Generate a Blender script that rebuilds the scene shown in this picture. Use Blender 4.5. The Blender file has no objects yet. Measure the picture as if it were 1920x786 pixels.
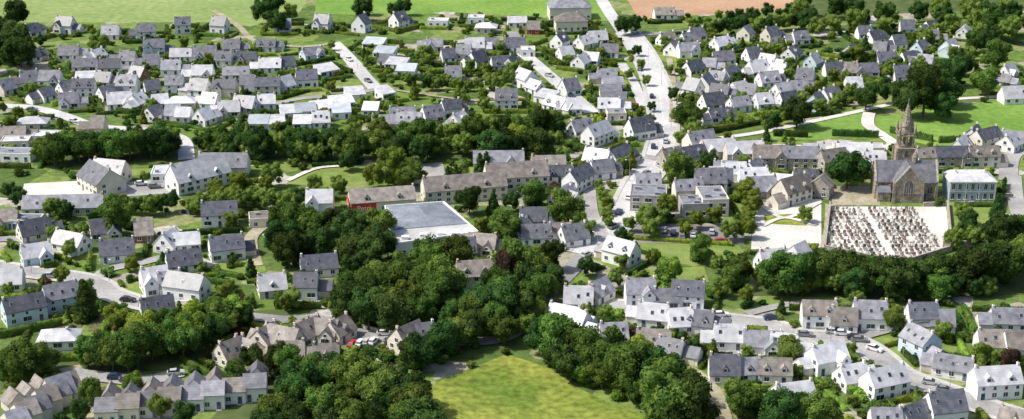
import bpy, bmesh, math, random
import numpy as np
from mathutils import Vector, Matrix
random.seed(7); np.random.seed(7)
S=bpy.context.scene; COL=S.collection
try:
    S.view_settings.view_transform='Standard'; S.view_settings.look='None'; S.view_settings.exposure=0
except Exception: pass
# ---------------------------------------------------------------- camera
H=165.0; PITCH=math.radians(20); F=2956.0
def P(u,v,z=0.0):
    c,s=math.cos(PITCH),math.sin(PITCH)
    a=u-960.0; b=393.0-v
    rx=a; ry=F*c+b*s; rz=-F*s+b*c
    t=(z-H)/rz
    return (rx*t,ry*t)
cam=bpy.data.cameras.new("camera"); co=bpy.data.objects.new("camera",cam); COL.objects.link(co)
co.location=(0,0,H); co.rotation_euler=(math.radians(70),0,0)
cam.sensor_width=36; cam.lens=36*F/1920; cam.clip_end=20000; cam.clip_start=1
S.camera=co
# ---------------------------------------------------------------- light
w=bpy.data.worlds.new("World"); S.world=w; w.use_nodes=True
nt=w.node_tree; nt.nodes.clear()
sk=nt.nodes.new('ShaderNodeTexSky'); sk.sky_type='NISHITA'; sk.sun_disc=False
sk.dust_density=3.0
SAZ=math.radians(-96); SEL=math.radians(52)
sk.sun_elevation=SEL; sk.sun_rotation=SAZ
bg=nt.nodes.new('ShaderNodeBackground'); bg.inputs[1].default_value=0.15
wo=nt.nodes.new('ShaderNodeOutputWorld')
nt.links.new(sk.outputs[0],bg.inputs[0]); nt.links.new(bg.outputs[0],wo.inputs[0])
sd=bpy.data.lights.new("sun",'SUN'); sd.energy=4.7; sd.angle=math.radians(0.5); sd.color=(1,0.96,0.88)
so=bpy.data.objects.new("sun",sd); COL.objects.link(so)
SV=Vector((math.sin(SAZ)*math.cos(SEL),math.cos(SAZ)*math.cos(SEL),math.sin(SEL)))
so.rotation_euler=(-SV).to_track_quat('-Z','Y').to_euler(); so.location=(0,400,300)
# ---------------------------------------------------------------- materials
def newmat(n):
    m=bpy.data.materials.new(n); m.use_nodes=True; t=m.node_tree; t.nodes.clear()
    o=t.nodes.new('ShaderNodeOutputMaterial'); return m,t,o
def nd(t,k,**kw):
    n=t.nodes.new(k)
    for a,b in kw.items(): setattr(n,a,b)
    return n
def surf(name,c1,c2,scale=0.5,rough=0.85,rnd=0.0,detail=6,fine=0.0,fscale=8.0,bands=0.0,spec=0.3,metal=0.0):
    m,t,o=newmat(name); L=t.links.new
    b=nd(t,'ShaderNodeBsdfPrincipled'); b.inputs['Roughness'].default_value=rough; b.inputs['Metallic'].default_value=metal
    b.inputs['Specular IOR Level'].default_value=spec
    tc=nd(t,'ShaderNodeNewGeometry')
    nz=nd(t,'ShaderNodeTexNoise'); nz.inputs['Scale'].default_value=scale; nz.inputs['Detail'].default_value=detail
    L(tc.outputs['Position'],nz.inputs['Vector'])
    r=nd(t,'ShaderNodeValToRGB'); r.color_ramp.elements[0].position=0.33; r.color_ramp.elements[1].position=0.67
    r.color_ramp.elements[0].color=(*c1,1); r.color_ramp.elements[1].color=(*c2,1)
    L(nz.outputs[0],r.inputs[0]); out=r.outputs[0]
    def mul(out,src,lo,hi,a=0.3,bb=0.7):
        mr=nd(t,'ShaderNodeMapRange'); mr.inputs[1].default_value=a; mr.inputs[2].default_value=bb
        mr.inputs[3].default_value=lo; mr.inputs[4].default_value=hi
        L(src,mr.inputs[0])
        mx=nd(t,'ShaderNodeVectorMath',operation='SCALE'); L(out,mx.inputs[0]); L(mr.outputs[0],mx.inputs['Scale'])
        return mx.outputs[0]
    if fine:
        n2=nd(t,'ShaderNodeTexNoise'); n2.inputs['Scale'].default_value=fscale; n2.inputs['Detail'].default_value=3
        L(tc.outputs['Position'],n2.inputs['Vector']); out=mul(out,n2.outputs[0],1-fine,1+fine)
    if bands:
        sx=nd(t,'ShaderNodeSeparateXYZ'); L(tc.outputs['Position'],sx.inputs[0])
        mm=nd(t,'ShaderNodeMath',operation='MULTIPLY'); mm.inputs[1].default_value=2.6; L(sx.outputs[2],mm.inputs[0])
        fr=nd(t,'ShaderNodeMath',operation='FRACT'); L(mm.outputs[0],fr.inputs[0])
        out=mul(out,fr.outputs[0],1-bands,1+bands,0,1)
    if rnd:
        oi=nd(t,'ShaderNodeObjectInfo'); out=mul(out,oi.outputs['Random'],1-rnd,1+rnd,0,1)
    L(out,b.inputs['Base Color'])
    L(b.outputs[0],o.inputs[0]); return m
def leafmat(name,c1,c2,tr=0.45):
    m,t,o=newmat(name); L=t.links.new
    g=nd(t,'ShaderNodeNewGeometry'); nz=nd(t,'ShaderNodeTexNoise'); nz.inputs['Scale'].default_value=0.4; nz.inputs['Detail'].default_value=6
    L(g.outputs['Position'],nz.inputs['Vector'])
    r=nd(t,'ShaderNodeValToRGB'); r.color_ramp.elements[0].position=0.35; r.color_ramp.elements[1].position=0.65
    r.color_ramp.elements[0].color=(*c1,1); r.color_ramp.elements[1].color=(*c2,1); L(nz.outputs[0],r.inputs[0])
    oi=nd(t,'ShaderNodeObjectInfo'); hs=nd(t,'ShaderNodeHueSaturation')
    mr=nd(t,'ShaderNodeMapRange'); mr.inputs[3].default_value=0.65; mr.inputs[4].default_value=1.5; L(oi.outputs['Random'],mr.inputs[0]); L(mr.outputs[0],hs.inputs['Value'])
    m2=nd(t,'ShaderNodeMath',operation='MULTIPLY'); m2.inputs[1].default_value=7.31; L(oi.outputs['Random'],m2.inputs[0])
    fr=nd(t,'ShaderNodeMath',operation='FRACT'); L(m2.outputs[0],fr.inputs[0])
    mh=nd(t,'ShaderNodeMapRange'); mh.inputs[3].default_value=0.47; mh.inputs[4].default_value=0.525; L(fr.outputs[0],mh.inputs[0]); L(mh.outputs[0],hs.inputs['Hue'])
    L(r.outputs[0],hs.inputs['Color'])
    d=nd(t,'ShaderNodeBsdfDiffuse'); tl=nd(t,'ShaderNodeBsdfTranslucent'); mx=nd(t,'ShaderNodeMixShader'); mx.inputs[0].default_value=tr
    L(hs.outputs[0],d.inputs[0]); L(hs.outputs[0],tl.inputs[0]); L(d.outputs[0],mx.inputs[1]); L(tl.outputs[0],mx.inputs[2]); L(mx.outputs[0],o.inputs[0])
    return m
LEAF={'d':leafmat("leaf_dark",(0.038,0.08,0.024),(0.09,0.155,0.038)),
      'm':leafmat("leaf_mid",(0.068,0.13,0.028),(0.155,0.24,0.05)),
      'l':leafmat("leaf_light",(0.15,0.24,0.035),(0.29,0.39,0.07)),
      'p':leafmat("leaf_purple",(0.06,0.04,0.03),(0.12,0.07,0.055))}
BARK=surf("bark",(0.08,0.06,0.045),(0.18,0.14,0.10),3)
ROOF={'d':surf("slate_dark",(0.07,0.075,0.095),(0.135,0.14,0.165),0.7,0.42,0.3,bands=0.12,fine=0.25,spec=0.5),
      'm':surf("slate_grey",(0.15,0.152,0.178),(0.28,0.28,0.31),0.6,0.42,0.4,bands=0.1,fine=0.22,spec=0.5),
      'b':surf("slate_lichen",(0.165,0.147,0.135),(0.30,0.268,0.24),0.6,0.6,0.25,bands=0.1,fine=0.25),
      'l':surf("slate_pale_glare",(0.42,0.42,0.45),(0.62,0.62,0.64),0.5,0.45,0.2,bands=0.06,fine=0.14,spec=0.5),  # sun glare on slate put into the base colour; also used for random variety
      's':surf("sheet_pale_blue",(0.36,0.39,0.43),(0.50,0.54,0.58),0.3,0.4,0.25,fine=0.1,spec=0.5)}
WALL={'w':surf("render_white",(0.76,0.765,0.76),(0.85,0.85,0.835),0.4,0.85,0.05,fine=0.04),
      'c':surf("render_cream",(0.62,0.57,0.48),(0.75,0.70,0.60),0.4,0.85,0.1,fine=0.06),
      'g':surf("granite",(0.26,0.235,0.20),(0.48,0.44,0.38),1.5,0.9,0.1,fine=0.3,fscale=3),
      'r':surf("painted_red",(0.45,0.03,0.02),(0.55,0.05,0.03),0.4,0.6),
      'u':surf("render_bluish",(0.50,0.60,0.66),(0.62,0.72,0.77),0.4,0.8),
      'k':surf("concrete_grey",(0.36,0.35,0.34),(0.52,0.51,0.49),0.5,0.85,0.1,fine=0.15,fscale=1.5),
      'o':surf("timber_brown",(0.20,0.11,0.06),(0.32,0.18,0.10),1.5,0.8,0.1)}
CHST=surf("church_stone",(0.20,0.17,0.13),(0.40,0.345,0.27),0.9,0.9,0,fine=0.35,fscale=2.5)
WHITE=surf("white_paint",(0.75,0.75,0.75),(0.82,0.82,0.8),1,0.6)
GLASS=surf("window_glass",(0.02,0.026,0.032),(0.05,0.06,0.07),0.6,0.12,0.3,spec=0.6)
DOORM=surf("door_paint",(0.08,0.12,0.18),(0.14,0.18,0.26),2,0.5,0.5)
TERRA=surf("terracotta",(0.35,0.14,0.07),(0.5,0.22,0.12),2)
ZINC=surf("zinc",(0.27,0.29,0.33),(0.38,0.40,0.44),0.4,0.45,metal=0.3,fine=.12,fscale=1)
LANT=surf("upper_roof_blue_grey",(0.17,0.19,0.225),(0.27,0.29,0.33),0.2,0.5,fine=.15,fscale=1)
FLATR=surf("flat_roof_pale",(0.40,0.40,0.40),(0.58,0.58,0.57),0.15,0.55,fine=0.15,fscale=1.5)
GRAN=[surf("grave_granite",(0.09,0.085,0.085),(0.30,0.27,0.25),0.3,0.5,fine=0.35,fscale=1.2),
      surf("grave_granite_brown",(0.20,0.15,0.125),(0.36,0.29,0.25),0.6,0.4),
      surf("grave_granite_pale",(0.45,0.43,0.41),(0.62,0.60,0.57),0.6,0.6)]
TYRE=surf("tyre",(0.02,0.02,0.02),(0.03,0.03,0.03),2,0.8)
METAL=surf("galvanised",(0.35,0.36,0.37),(0.5,0.5,0.5),2,0.4,metal=0.5)
# ---------------------------------------------------------------- mesh builder
class MB:
    def __init__(s): s.v=[];s.f=[];s.m=[]
    def poly(s,vs,fs,mat=0):
        o=len(s.v); s.v+= [tuple(x) for x in vs]
        for f in fs: s.f.append(tuple(i+o for i in f)); s.m.append(mat)
    def box(s,cx,cy,z,sx,sy,sz,mat=0,rot=0,taper=1.0):
        c,n=math.cos(rot),math.sin(rot); vs=[]
        for k,zz in ((1,z),(taper,z+sz)):
            for a,b in ((-1,-1),(1,-1),(1,1),(-1,1)):
                x=a*sx/2*k;y=b*sy/2*k; vs.append((cx+x*c-y*n,cy+x*n+y*c,zz))
        s.poly(vs,[(3,2,1,0),(4,5,6,7),(0,1,5,4),(1,2,6,5),(2,3,7,6),(3,0,4,7)],mat)
    def cone(s,cx,cy,z0,z1,r0,r1,n=8,mat=0,ph=0):
        vs=[];
        for r,z in ((r0,z0),(max(r1,0.001),z1)):
            for i in range(n):
                a=ph+2*math.pi*i/n; vs.append((cx+r*math.cos(a),cy+r*math.sin(a),z))
        fs=[(i,(i+1)%n,n+(i+1)%n,n+i) for i in range(n)]+[tuple(range(n-1,-1,-1)),tuple(range(n,2*n))]
        s.poly(vs,fs,mat)
    def prism(s,prof,x0,x1,mat=0):
        n=len(prof); vs=[(x0,y,z) for y,z in prof]+[(x1,y,z) for y,z in prof]
        fs=[(i,(i+1)%n,n+(i+1)%n,n+i) for i in range(n)]+[tuple(range(n-1,-1,-1)),tuple(range(n,2*n))]
        s.poly(vs,fs,mat)
    def prismy(s,prof,y0,y1,mat=0):
        n=len(prof); vs=[(x,y0,z) for x,z in prof]+[(x,y1,z) for x,z in prof]
        fs=[(i,(i+1)%n,n+(i+1)%n,n+i) for i in range(n)]+[tuple(range(n-1,-1,-1)),tuple(range(n,2*n))]
        s.poly(vs,fs,mat)
    def build(s,name,mats):
        me=bpy.data.meshes.new(name); me.from_pydata(s.v,[],s.f)
        for m in mats: me.materials.append(m)
        me.polygons.foreach_set('material_index',s.m)
        bm=bmesh.new(); bm.from_mesh(me); bmesh.ops.recalc_face_normals(bm,faces=bm.faces); bm.to_mesh(me); bm.free()
        return me
def ob(name,data,parent=None,loc=(0,0,0),rot=(0,0,0),scale=(1,1,1),**kw):
    o=bpy.data.objects.new(name,data); COL.objects.link(o); o.location=loc; o.rotation_euler=rot; o.scale=scale
    if parent: o.parent=parent
    for k,v in kw.items(): o[k]=v
    return o
def trimesh(name,V,T,mats):
    me=bpy.data.meshes.new(name); n=len(T)
    me.vertices.add(len(V)); me.vertices.foreach_set('co',np.asarray(V,dtype=np.float32).ravel())
    me.loops.add(n*3); me.loops.foreach_set('vertex_index',np.asarray(T,dtype=np.int32).ravel())
    me.polygons.add(n); me.polygons.foreach_set('loop_start',np.arange(0,n*3,3,dtype=np.int32))
    me.update(calc_edges=True); me.validate()
    for m in mats: me.materials.append(m)
    return me
# ---------------------------------------------------------------- ground
def groundmat():
    m,t,o=newmat("garden_ground"); L=t.links.new
    b=nd(t,'ShaderNodeBsdfPrincipled'); b.inputs['Roughness'].default_value=0.95; b.inputs['Specular IOR Level'].default_value=0.1
    g=nd(t,'ShaderNodeNewGeometry'); mp=nd(t,'ShaderNodeMapping'); mp.inputs['Rotation'].default_value=(0,0,0.3)
    L(g.outputs['Position'],mp.inputs[0])
    v=nd(t,'ShaderNodeTexVoronoi',distance='CHEBYCHEV',voronoi_dimensions='2D'); v.inputs['Scale'].default_value=0.09
    L(mp.outputs[0],v.inputs['Vector'])
    sp=nd(t,'ShaderNodeSeparateColor'); L(v.outputs['Color'],sp.inputs[0])
    r=nd(t,'ShaderNodeValToRGB'); r.color_ramp.interpolation='CONSTANT'
    cs=[(0,(0.12,0.185,0.04)),(0.2,(0.085,0.135,0.035)),(0.36,(0.17,0.23,0.06)),(0.52,(0.11,0.165,0.045)),(0.68,(0.23,0.25,0.11)),(0.80,(0.32,0.30,0.23)),(0.87,(0.42,0.40,0.36)),(0.92,(0.14,0.21,0.05))]
    while len(r.color_ramp.elements)<len(cs): r.color_ramp.elements.new(0.5)
    for e,(p,c) in zip(r.color_ramp.elements,cs): e.position=p; e.color=(*c,1)
    L(sp.outputs[0],r.inputs[0])
    nz=nd(t,'ShaderNodeTexNoise'); nz.inputs['Scale'].default_value=0.35; nz.inputs['Detail'].default_value=8; nz.inputs['Roughness'].default_value=0.7
    L(g.outputs['Position'],nz.inputs['Vector'])
    mr=nd(t,'ShaderNodeMapRange'); mr.inputs[1].default_value=0.3; mr.inputs[2].default_value=0.7; mr.inputs[3].default_value=0.55; mr.inputs[4].default_value=1.45
    L(nz.outputs[0],mr.inputs[0])
    mx=nd(t,'ShaderNodeVectorMath',operation='SCALE'); L(r.outputs[0],mx.inputs[0]); L(mr.outputs[0],mx.inputs['Scale'])
    L(mx.outputs[0],b.inputs['Base Color']); L(b.outputs[0],o.inputs[0]); return m
mb=MB(); mb.poly([(-3000,-500,0),(3000,-500,0),(3000,5000,0),(-3000,5000,0)],[(0,1,2,3)])
ob("ground",mb.build("ground",[groundmat()]),kind="structure")
GM={'grassY':surf("meadow_dry",(0.10,0.165,0.025),(0.25,0.275,0.055),0.05,0.95,fine=0.4,fscale=0.5,spec=0.1,detail=14),
    'grassG':surf("meadow_green",(0.13,0.245,0.045),(0.21,0.325,0.07),0.03,0.95,fine=0.18,fscale=0.4,spec=0.1,detail=9),
    'grassP':surf("meadow_pale",(0.20,0.28,0.09),(0.28,0.34,0.13),0.02,0.95,fine=0.18,fscale=0.3,spec=0.1,detail=9),
    'grassL':surf("lawn",(0.13,0.205,0.04),(0.24,0.285,0.09),0.15,0.95,fine=0.2,fscale=1.5,spec=0.1),
    'soil':surf("stubble",(0.37,0.225,0.135),(0.48,0.31,0.195),0.03,0.95,fine=0.12,fscale=0.5),
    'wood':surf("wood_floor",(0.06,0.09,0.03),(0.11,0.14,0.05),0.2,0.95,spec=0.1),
    'gravel':surf("gravel_pale",(0.52,0.50,0.46),(0.68,0.655,0.61),0.12,0.9,fine=0.12,fscale=1.5),
    'court':surf("tarmac_pale",(0.27,0.265,0.26),(0.41,0.40,0.39),0.1,0.9,fine=0.15,fscale=1.5),
    'park':surf("tarmac_park",(0.18,0.17,0.17),(0.28,0.265,0.265),0.15,0.9,fine=0.15,fscale=1.5),
    'road':surf("asphalt_worn",(0.21,0.21,0.215),(0.33,0.325,0.32),0.08,0.85,fine=0.15,fscale=1.2),
    'glare':surf("asphalt_sun_glare",(0.42,0.42,0.42),(0.60,0.59,0.58),0.06,0.8,fine=0.15,fscale=1.0),  # sun glare on the road put into the light base colour
    'dirt':surf("dirt_track",(0.27,0.25,0.16),(0.42,0.37,0.28),0.2,0.95,fine=0.2,fscale=1),
    'pave':surf("pavement_slab",(0.40,0.39,0.37),(0.52,0.51,0.48),0.3,0.9,fine=0.1,fscale=2),
    'veg':surf("tilled_bed",(0.09,0.07,0.045),(0.16,0.16,0.06),0.3,0.95,fine=0.3,fscale=1.2)}
ZONES=[]; ZL=[0.004]
def zone(name,pts,mat,block=True):
    W_=[P(u,v) for u,v in pts]; ZL[0]+=0.004
    m=MB(); m.poly([(x,y,ZL[0]) for x,y in W_],[tuple(range(len(W_)))])
    me=m.build(name,[GM[mat]])
    bm=bmesh.new(); bm.from_mesh(me); bmesh.ops.triangulate(bm,faces=bm.faces)
    for f in bm.faces:
        if f.normal.z<0: f.normal_flip()
    bm.to_mesh(me); bm.free()
    ob(name,me,kind="structure")
    if block: ZONES.append(W_)
    return W_
zone("field",[(-400,-60),(560,-60),(575,5),(560,25),(470,50),(400,42),(0,42),(-400,60)],'grassP')
zone("field",[(600,-60),(1115,-60),(1130,20),(1140,40),(1000,30),(830,22),(770,30),(730,30),(590,25)],'grassG')
zone("field",[(1120,-80),(1500,-60),(1500,18),(1400,26),(1300,28),(1240,38),(1195,34),(1180,5)],'soil')
zone("field",[(1500,-60),(2500,-60),(2500,0),(1740,-5),(1680,15),(1500,10)],'grassG')
zone("meadow",[(1640,222),(1760,200),(1920,186),(2100,180),(2100,250),(1890,282),(1760,278),(1700,262),(1650,245)],'grassG')
zone("meadow",[(1440,245),(1530,225),(1625,210),(1632,240),(1600,255),(1530,262),(1450,262)],'grassG')
zone("meadow",[(775,745),(830,712),(950,664),(1030,690),(1080,725),(1150,760),(1230,786),(1300,860),(800,860),(800,790)],'grassY')
zone("lawn",[(535,345),(575,315),(690,312),(690,345),(620,352)],'grassL')
zone("lawn",[(1190,455),(1385,460),(1400,480),(1300,500),(1190,475)],'grassL',False)
zone("lawn",[(1400,570),(1440,550),(1540,560),(1560,572),(1480,582),(1400,585)],'grassL',False)
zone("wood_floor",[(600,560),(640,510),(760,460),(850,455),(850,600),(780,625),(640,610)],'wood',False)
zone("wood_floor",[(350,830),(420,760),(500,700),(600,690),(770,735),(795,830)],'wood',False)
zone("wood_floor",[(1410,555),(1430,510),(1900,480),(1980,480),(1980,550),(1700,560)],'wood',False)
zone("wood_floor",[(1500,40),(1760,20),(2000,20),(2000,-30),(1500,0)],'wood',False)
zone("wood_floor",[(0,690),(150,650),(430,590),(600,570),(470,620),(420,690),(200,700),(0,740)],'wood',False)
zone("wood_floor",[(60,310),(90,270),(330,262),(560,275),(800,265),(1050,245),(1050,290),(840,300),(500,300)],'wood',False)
zone("courtyard",[(45,345),(175,338),(225,372),(40,380)],'gravel')
zone("courtyard",[(200,345),(330,335),(330,362),(225,370)],'court')
zone("lawn",[(210,318),(285,316),(300,328),(215,332)],'grassL')
cem=zone("cemetery_ground",[(1558,388),(1774,388),(1782,470),(1690,498),(1548,470)],'gravel')
zone("church_ground",[(1560,350),(1650,350),(1650,385),(1560,386)],'dirt')
zone("square",[(1425,374),(1540,374),(1540,468),(1408,470),(1412,420)],'gravel')
zone("lawn",[(1432,404),(1525,400),(1512,424),(1434,420)],'grassY')
zone("square",[(1170,420),(1390,424),(1395,458),(1190,456)],'park')
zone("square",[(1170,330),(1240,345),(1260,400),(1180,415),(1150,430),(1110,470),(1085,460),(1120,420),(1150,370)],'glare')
zone("square",[(770,310),(830,305),(835,330),(800,345),(770,345)],'court')
zone("lawn",[(1772,382),(1900,378),(1905,430),(1780,425)],'grassL')
zone("car_park",[(590,605),(700,625),(730,640),(700,655),(640,650),(570,612)],'court')
zone("garden_bed",[(170,590),(250,585),(245,615),(165,622)],'veg',False)
zone("garden_bed",[(90,590),(160,595),(150,620),(80,615)],'veg',False)
zone("lawn",[(380,500),(490,480),(500,510),(430,520)],'grassL',False)
zone("lawn",[(225,530),(300,532),(285,560),(200,548)],'grassL',False)
zone("lawn",[(1170,510),(1320,500),(1330,530),(1180,535)],'grassL',False)
zone("lawn",[(1640,660),(1680,650),(1720,690),(1690,700)],'grassL',False)
# ---------------------------------------------------------------- roads
SEGS=[]
def smooth(pts,n=6):
    out=[]; p=[pts[0]]+pts+[pts[-1]]
    for i in range(1,len(p)-2):
        a,b,c,d=[np.array(q,float) for q in p[i-1:i+3]]
        for k in range(n):
            t=k/n; out.append(0.5*((2*b)+(-a+c)*t+(2*a-5*b+4*c-d)*t*t+(-a+3*b-3*c+d)*t**3))
    out.append(np.array(p[-2],float)); return np.array(out)
RZ=[0.18]
def ribbon(name,line,off0,off1,z,mat,thick=0):
    d=np.gradient(line,axis=0); d/=np.linalg.norm(d,axis=1)[:,None]; n=np.stack([-d[:,1],d[:,0]],1)
    A=line+n*off0; B=line+n*off1; k=len(line); m=MB()
    vs=[(x,y,z) for x,y in A]+[(x,y,z) for x,y in B]; fs=[(i,i+1,k+i+1,k+i) for i in range(k-1)]
    if thick:
        vs+=[(x,y,z-thick) for x,y in A]+[(x,y,z-thick) for x,y in B]
        fs+=[(i,2*k+i,2*k+i+1,i+1) for i in range(k-1)]+[(k+i,k+i+1,3*k+i+1,3*k+i) for i in range(k-1)]
    m.poly(vs,fs); me=m.build(name,[GM[mat]])
    bm=bmesh.new(); bm.from_mesh(me)
    for f in bm.faces:
        if abs(f.normal.z)>0.5 and f.normal.z<0: f.normal_flip()
    bm.to_mesh(me); bm.free()
    return ob(name,me,kind="structure")
def road(pts,wd,mat='road',name="road",dash=False,pave=False):
    l=smooth([P(u,v) for u,v in pts]); RZ[0]+=0.005
    ribbon(name,l,-wd/2,wd/2,RZ[0],mat)
    for a,b in zip(l[:-1],l[1:]): SEGS.append((a[0],a[1],b[0],b[1],wd/2))
    if pave:
        ribbon("pavement",l,wd/2,wd/2+1.4,RZ[0]+0.12,'pave',0.14); ribbon("pavement",l,-wd/2-1.4,-wd/2,RZ[0]+0.12,'pave',0.14)
    if dash:
        m=MB()
        for a,b in zip(l[:-1],l[1:]):
            L_=np.linalg.norm(b-a); d=(b-a)/L_; n=np.array([-d[1],d[0]])*0.09; t=0
            while t+3<L_:
                p=a+d*t; q=p+d*3; z=RZ[0]+0.004
                m.poly([(p[0]-n[0],p[1]-n[1],z),(q[0]-n[0],q[1]-n[1],z),(q[0]+n[0],q[1]+n[1],z),(p[0]+n[0],p[1]+n[1],z)],[(0,1,2,3)]); t+=7
        if m.f: ob("road_marking",m.build("road_marking",[WHITE]),kind="structure")
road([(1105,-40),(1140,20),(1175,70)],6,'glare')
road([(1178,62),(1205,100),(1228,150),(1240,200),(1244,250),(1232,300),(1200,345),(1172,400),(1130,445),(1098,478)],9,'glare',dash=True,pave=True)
road([(1098,478),(1060,520),(1015,560),(975,590),(960,620)],5)
road([(1170,66),(1260,62),(1300,58)],5,'road')
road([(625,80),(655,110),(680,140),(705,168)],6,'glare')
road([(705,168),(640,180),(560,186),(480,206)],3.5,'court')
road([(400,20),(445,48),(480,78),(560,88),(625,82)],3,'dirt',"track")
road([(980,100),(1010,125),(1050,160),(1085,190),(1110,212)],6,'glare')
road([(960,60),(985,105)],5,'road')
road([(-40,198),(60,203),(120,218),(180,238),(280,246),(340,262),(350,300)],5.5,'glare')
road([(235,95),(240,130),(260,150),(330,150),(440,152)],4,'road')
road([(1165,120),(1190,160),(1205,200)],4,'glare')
road([(1255,110),(1262,160),(1260,230)],2.5,'dirt',"path")
road([(1330,262),(1420,250),(1540,225),(1640,203),(1680,196),(1800,186),(1960,178)],3,'gravel',"path")
road([(1630,212),(1628,235),(1655,255),(1675,272),(1640,280),(1560,280),(1440,275),(1330,285),(1260,292),(1235,298)],4.5,'gravel')
road([(1890,340),(1900,290),(1960,285)],6,'court')
road([(1900,330),(1905,380),(1920,430)],5,'court')
road([(1235,300),(1180,290),(1090,295),(1000,285)],4,'court')
road([(1130,445),(1110,400),(1105,350)],4,'court')
road([(-40,495),(60,512),(140,522),(185,535),(215,555),(290,575),(360,575)],5.5,'court',pave=True)
road([(178,532),(200,508),(260,495),(330,482),(400,500)],4,'court')
road([(-30,452),(40,450),(60,470)],4,'road')
road([(400,585),(520,600),(600,600),(660,622),(760,640),(900,642),(960,628),(1010,590)],4.5,'road')
road([(500,420),(470,450),(480,500)],4,'dirt',"path")
road([(1030,640),(1120,655),(1200,650),(1290,648),(1380,662),(1440,668)],4.5,'road')
road([(1120,575),(1220,580),(1340,600),(1440,612),(1500,632),(1590,640),(1640,665),(1690,705),(1770,735),(1850,765),(1960,800)],6.5,'court',pave=True)
road([(1400,590),(1480,572),(1560,572)],3,'court')
road([(1590,640),(1640,625),(1680,615)],4,'road')
road([(130,690),(150,720),(165,800)],5,'dirt')
road([(130,700),(260,715),(340,700)],5,'court')
road([(540,340),(590,318),(640,312)],2,'gravel',"path")
road([(740,170),(820,182),(900,190),(960,180)],1.6,'dirt',"path")
road([(1416,376),(1470,410),(1538,380)],1.6,'gravel',"path")
road([(1430,425),(1470,410),(1530,424)],1.6,'gravel',"path")
road([(1555,385),(1553,430),(1545,470)],2.5,'dirt',"path")
road([(1300,700),(1340,740),(1360,800)],4,'dirt')
SG=np.array(SEGS)
def roadgap(x,y):
    ax,ay,bx,by,hw=SG.T; dx,dy=bx-ax,by-ay
    t=np.clip(((x-ax)*dx+(y-ay)*dy)/(dx*dx+dy*dy+1e-9),0,1)
    return float(np.min(np.hypot(x-ax-t*dx,y-ay-t*dy)-hw))
def inpoly(x,y,poly):
    c=False; n=len(poly); j=n-1
    for i in range(n):
        xi,yi=poly[i]; xj,yj=poly[j]
        if (yi>y)!=(yj>y) and x<(xj-xi)*(y-yi)/(yj-yi)+xi: c=not c
        j=i
    return c
FOOT=[]
def clear(x,y,mr=0.5,mh=1.0,zones=True):
    if roadgap(x,y)<mr: return False
    for (hx,hy,c,s,a,b) in FOOT:
        dx,dy=x-hx,y-hy
        if abs(dx)>30 or abs(dy)>30: continue
        if abs(dx*c+dy*s)<a+mh and abs(-dx*s+dy*c)<b+mh: return False
    if zones:
        for z in ZONES:
            if inpoly(x,y,z): return False
    return True
# ---------------------------------------------------------------- shared parts
def winmesh(wd,h,name="window",cross=True,fm=None):
    m=MB(); m.box(0,-0.03,0,wd,0.06,h,0)
    t=0.07
    if cross:
        m.box(-wd/4+t/4,-0.065,t,wd/2-1.5*t,0.02,h-2*t,1); m.box(wd/4-t/4,-0.065,t,wd/2-1.5*t,0.02,h-2*t,1)
    else: m.box(0,-0.065,t,wd-2*t,0.02,h-2*t,1)
    m.box(0,-0.08,-0.1,wd+0.2,0.16,0.09,0)
    return m.build(name,[fm or WHITE,GLASS])
WIN=winmesh(1.2,1.2); WINB=winmesh(2.2,1.3); WINS=winmesh(0.8,0.9,cross=False); WINT=winmesh(1.1,2.0)
def doormesh():
    m=MB(); m.box(0,-0.03,0,1.1,0.06,2.05,0); m.box(0,-0.07,0.02,0.95,0.03,1.95,1); m.box(0,-0.09,1.2,0.4,0.02,0.55,2); m.box(0,-0.35,-0.02,1.4,0.6,0.12,3)
    return m.build("door",[WHITE,DOORM,GLASS,WALL['g']])
DOOR=doormesh()
def garmesh():
    m=MB(); m.box(0,-0.03,0,2.5,0.06,1.95,0)
    for i in range(4): m.box(0,-0.07,0.06+i*0.46,2.3,0.03,0.42,1)
    return m.build("garage_door",[WHITE,surf("garage_paint",(0.5,0.42,0.32),(0.7,0.65,0.58),0.05,0.6,0.3)])
GAR=garmesh()
def chimmesh(mat,n):
    m=MB(); m.box(0,0,-0.9,0.45,0.7,1.45,0); m.box(0,0,.55,0.54,.8,0.1,0); m.cone(0,-0.18,.65,.92,0.1,0.08,8,1); m.cone(0,0.18,.65,.92,0.1,0.08,8,1)
    m.box(0,0,0.45,0.48,.73,0.05,2)
    return m.build(n,[mat,TERRA,ZINC])
CHIM={'w':chimmesh(WALL['w'],"chimney"),'g':chimmesh(WALL['g'],"chimney"),'c':chimmesh(WALL['c'],"chimney")}
def skymesh():
    m=MB(); m.box(0,0,-0.05,0.85,1.1,0.12,0); m.box(0,0,0.073,0.7,.92,0.015,1); return m.build("skylight",[ZINC,GLASS])
SKY=skymesh()
def dormesh(rm,wm,n):
    m=MB(); w_=1.3
    m.prismy([(-w_/2,0),(w_/2,0),(w_/2,1.1),(0,1.75),(-w_/2,1.1)],-0.0,2.2,0)
    m.prismy([(-w_/2-.2,.9),(0,1.77),(w_/2+.2,.9),(w_/2+.2,1.02),(0,1.9),(-w_/2-.2,1.02)],-0.15,2.4,1)
    m.box(0,-0.02,0.2,.9,0.05,.9,2); m.box(0,-0.05,0.27,0.75,0.02,0.76,3)
    return m.build(n,[wm,rm,WHITE,GLASS])
DORM={}
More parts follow.
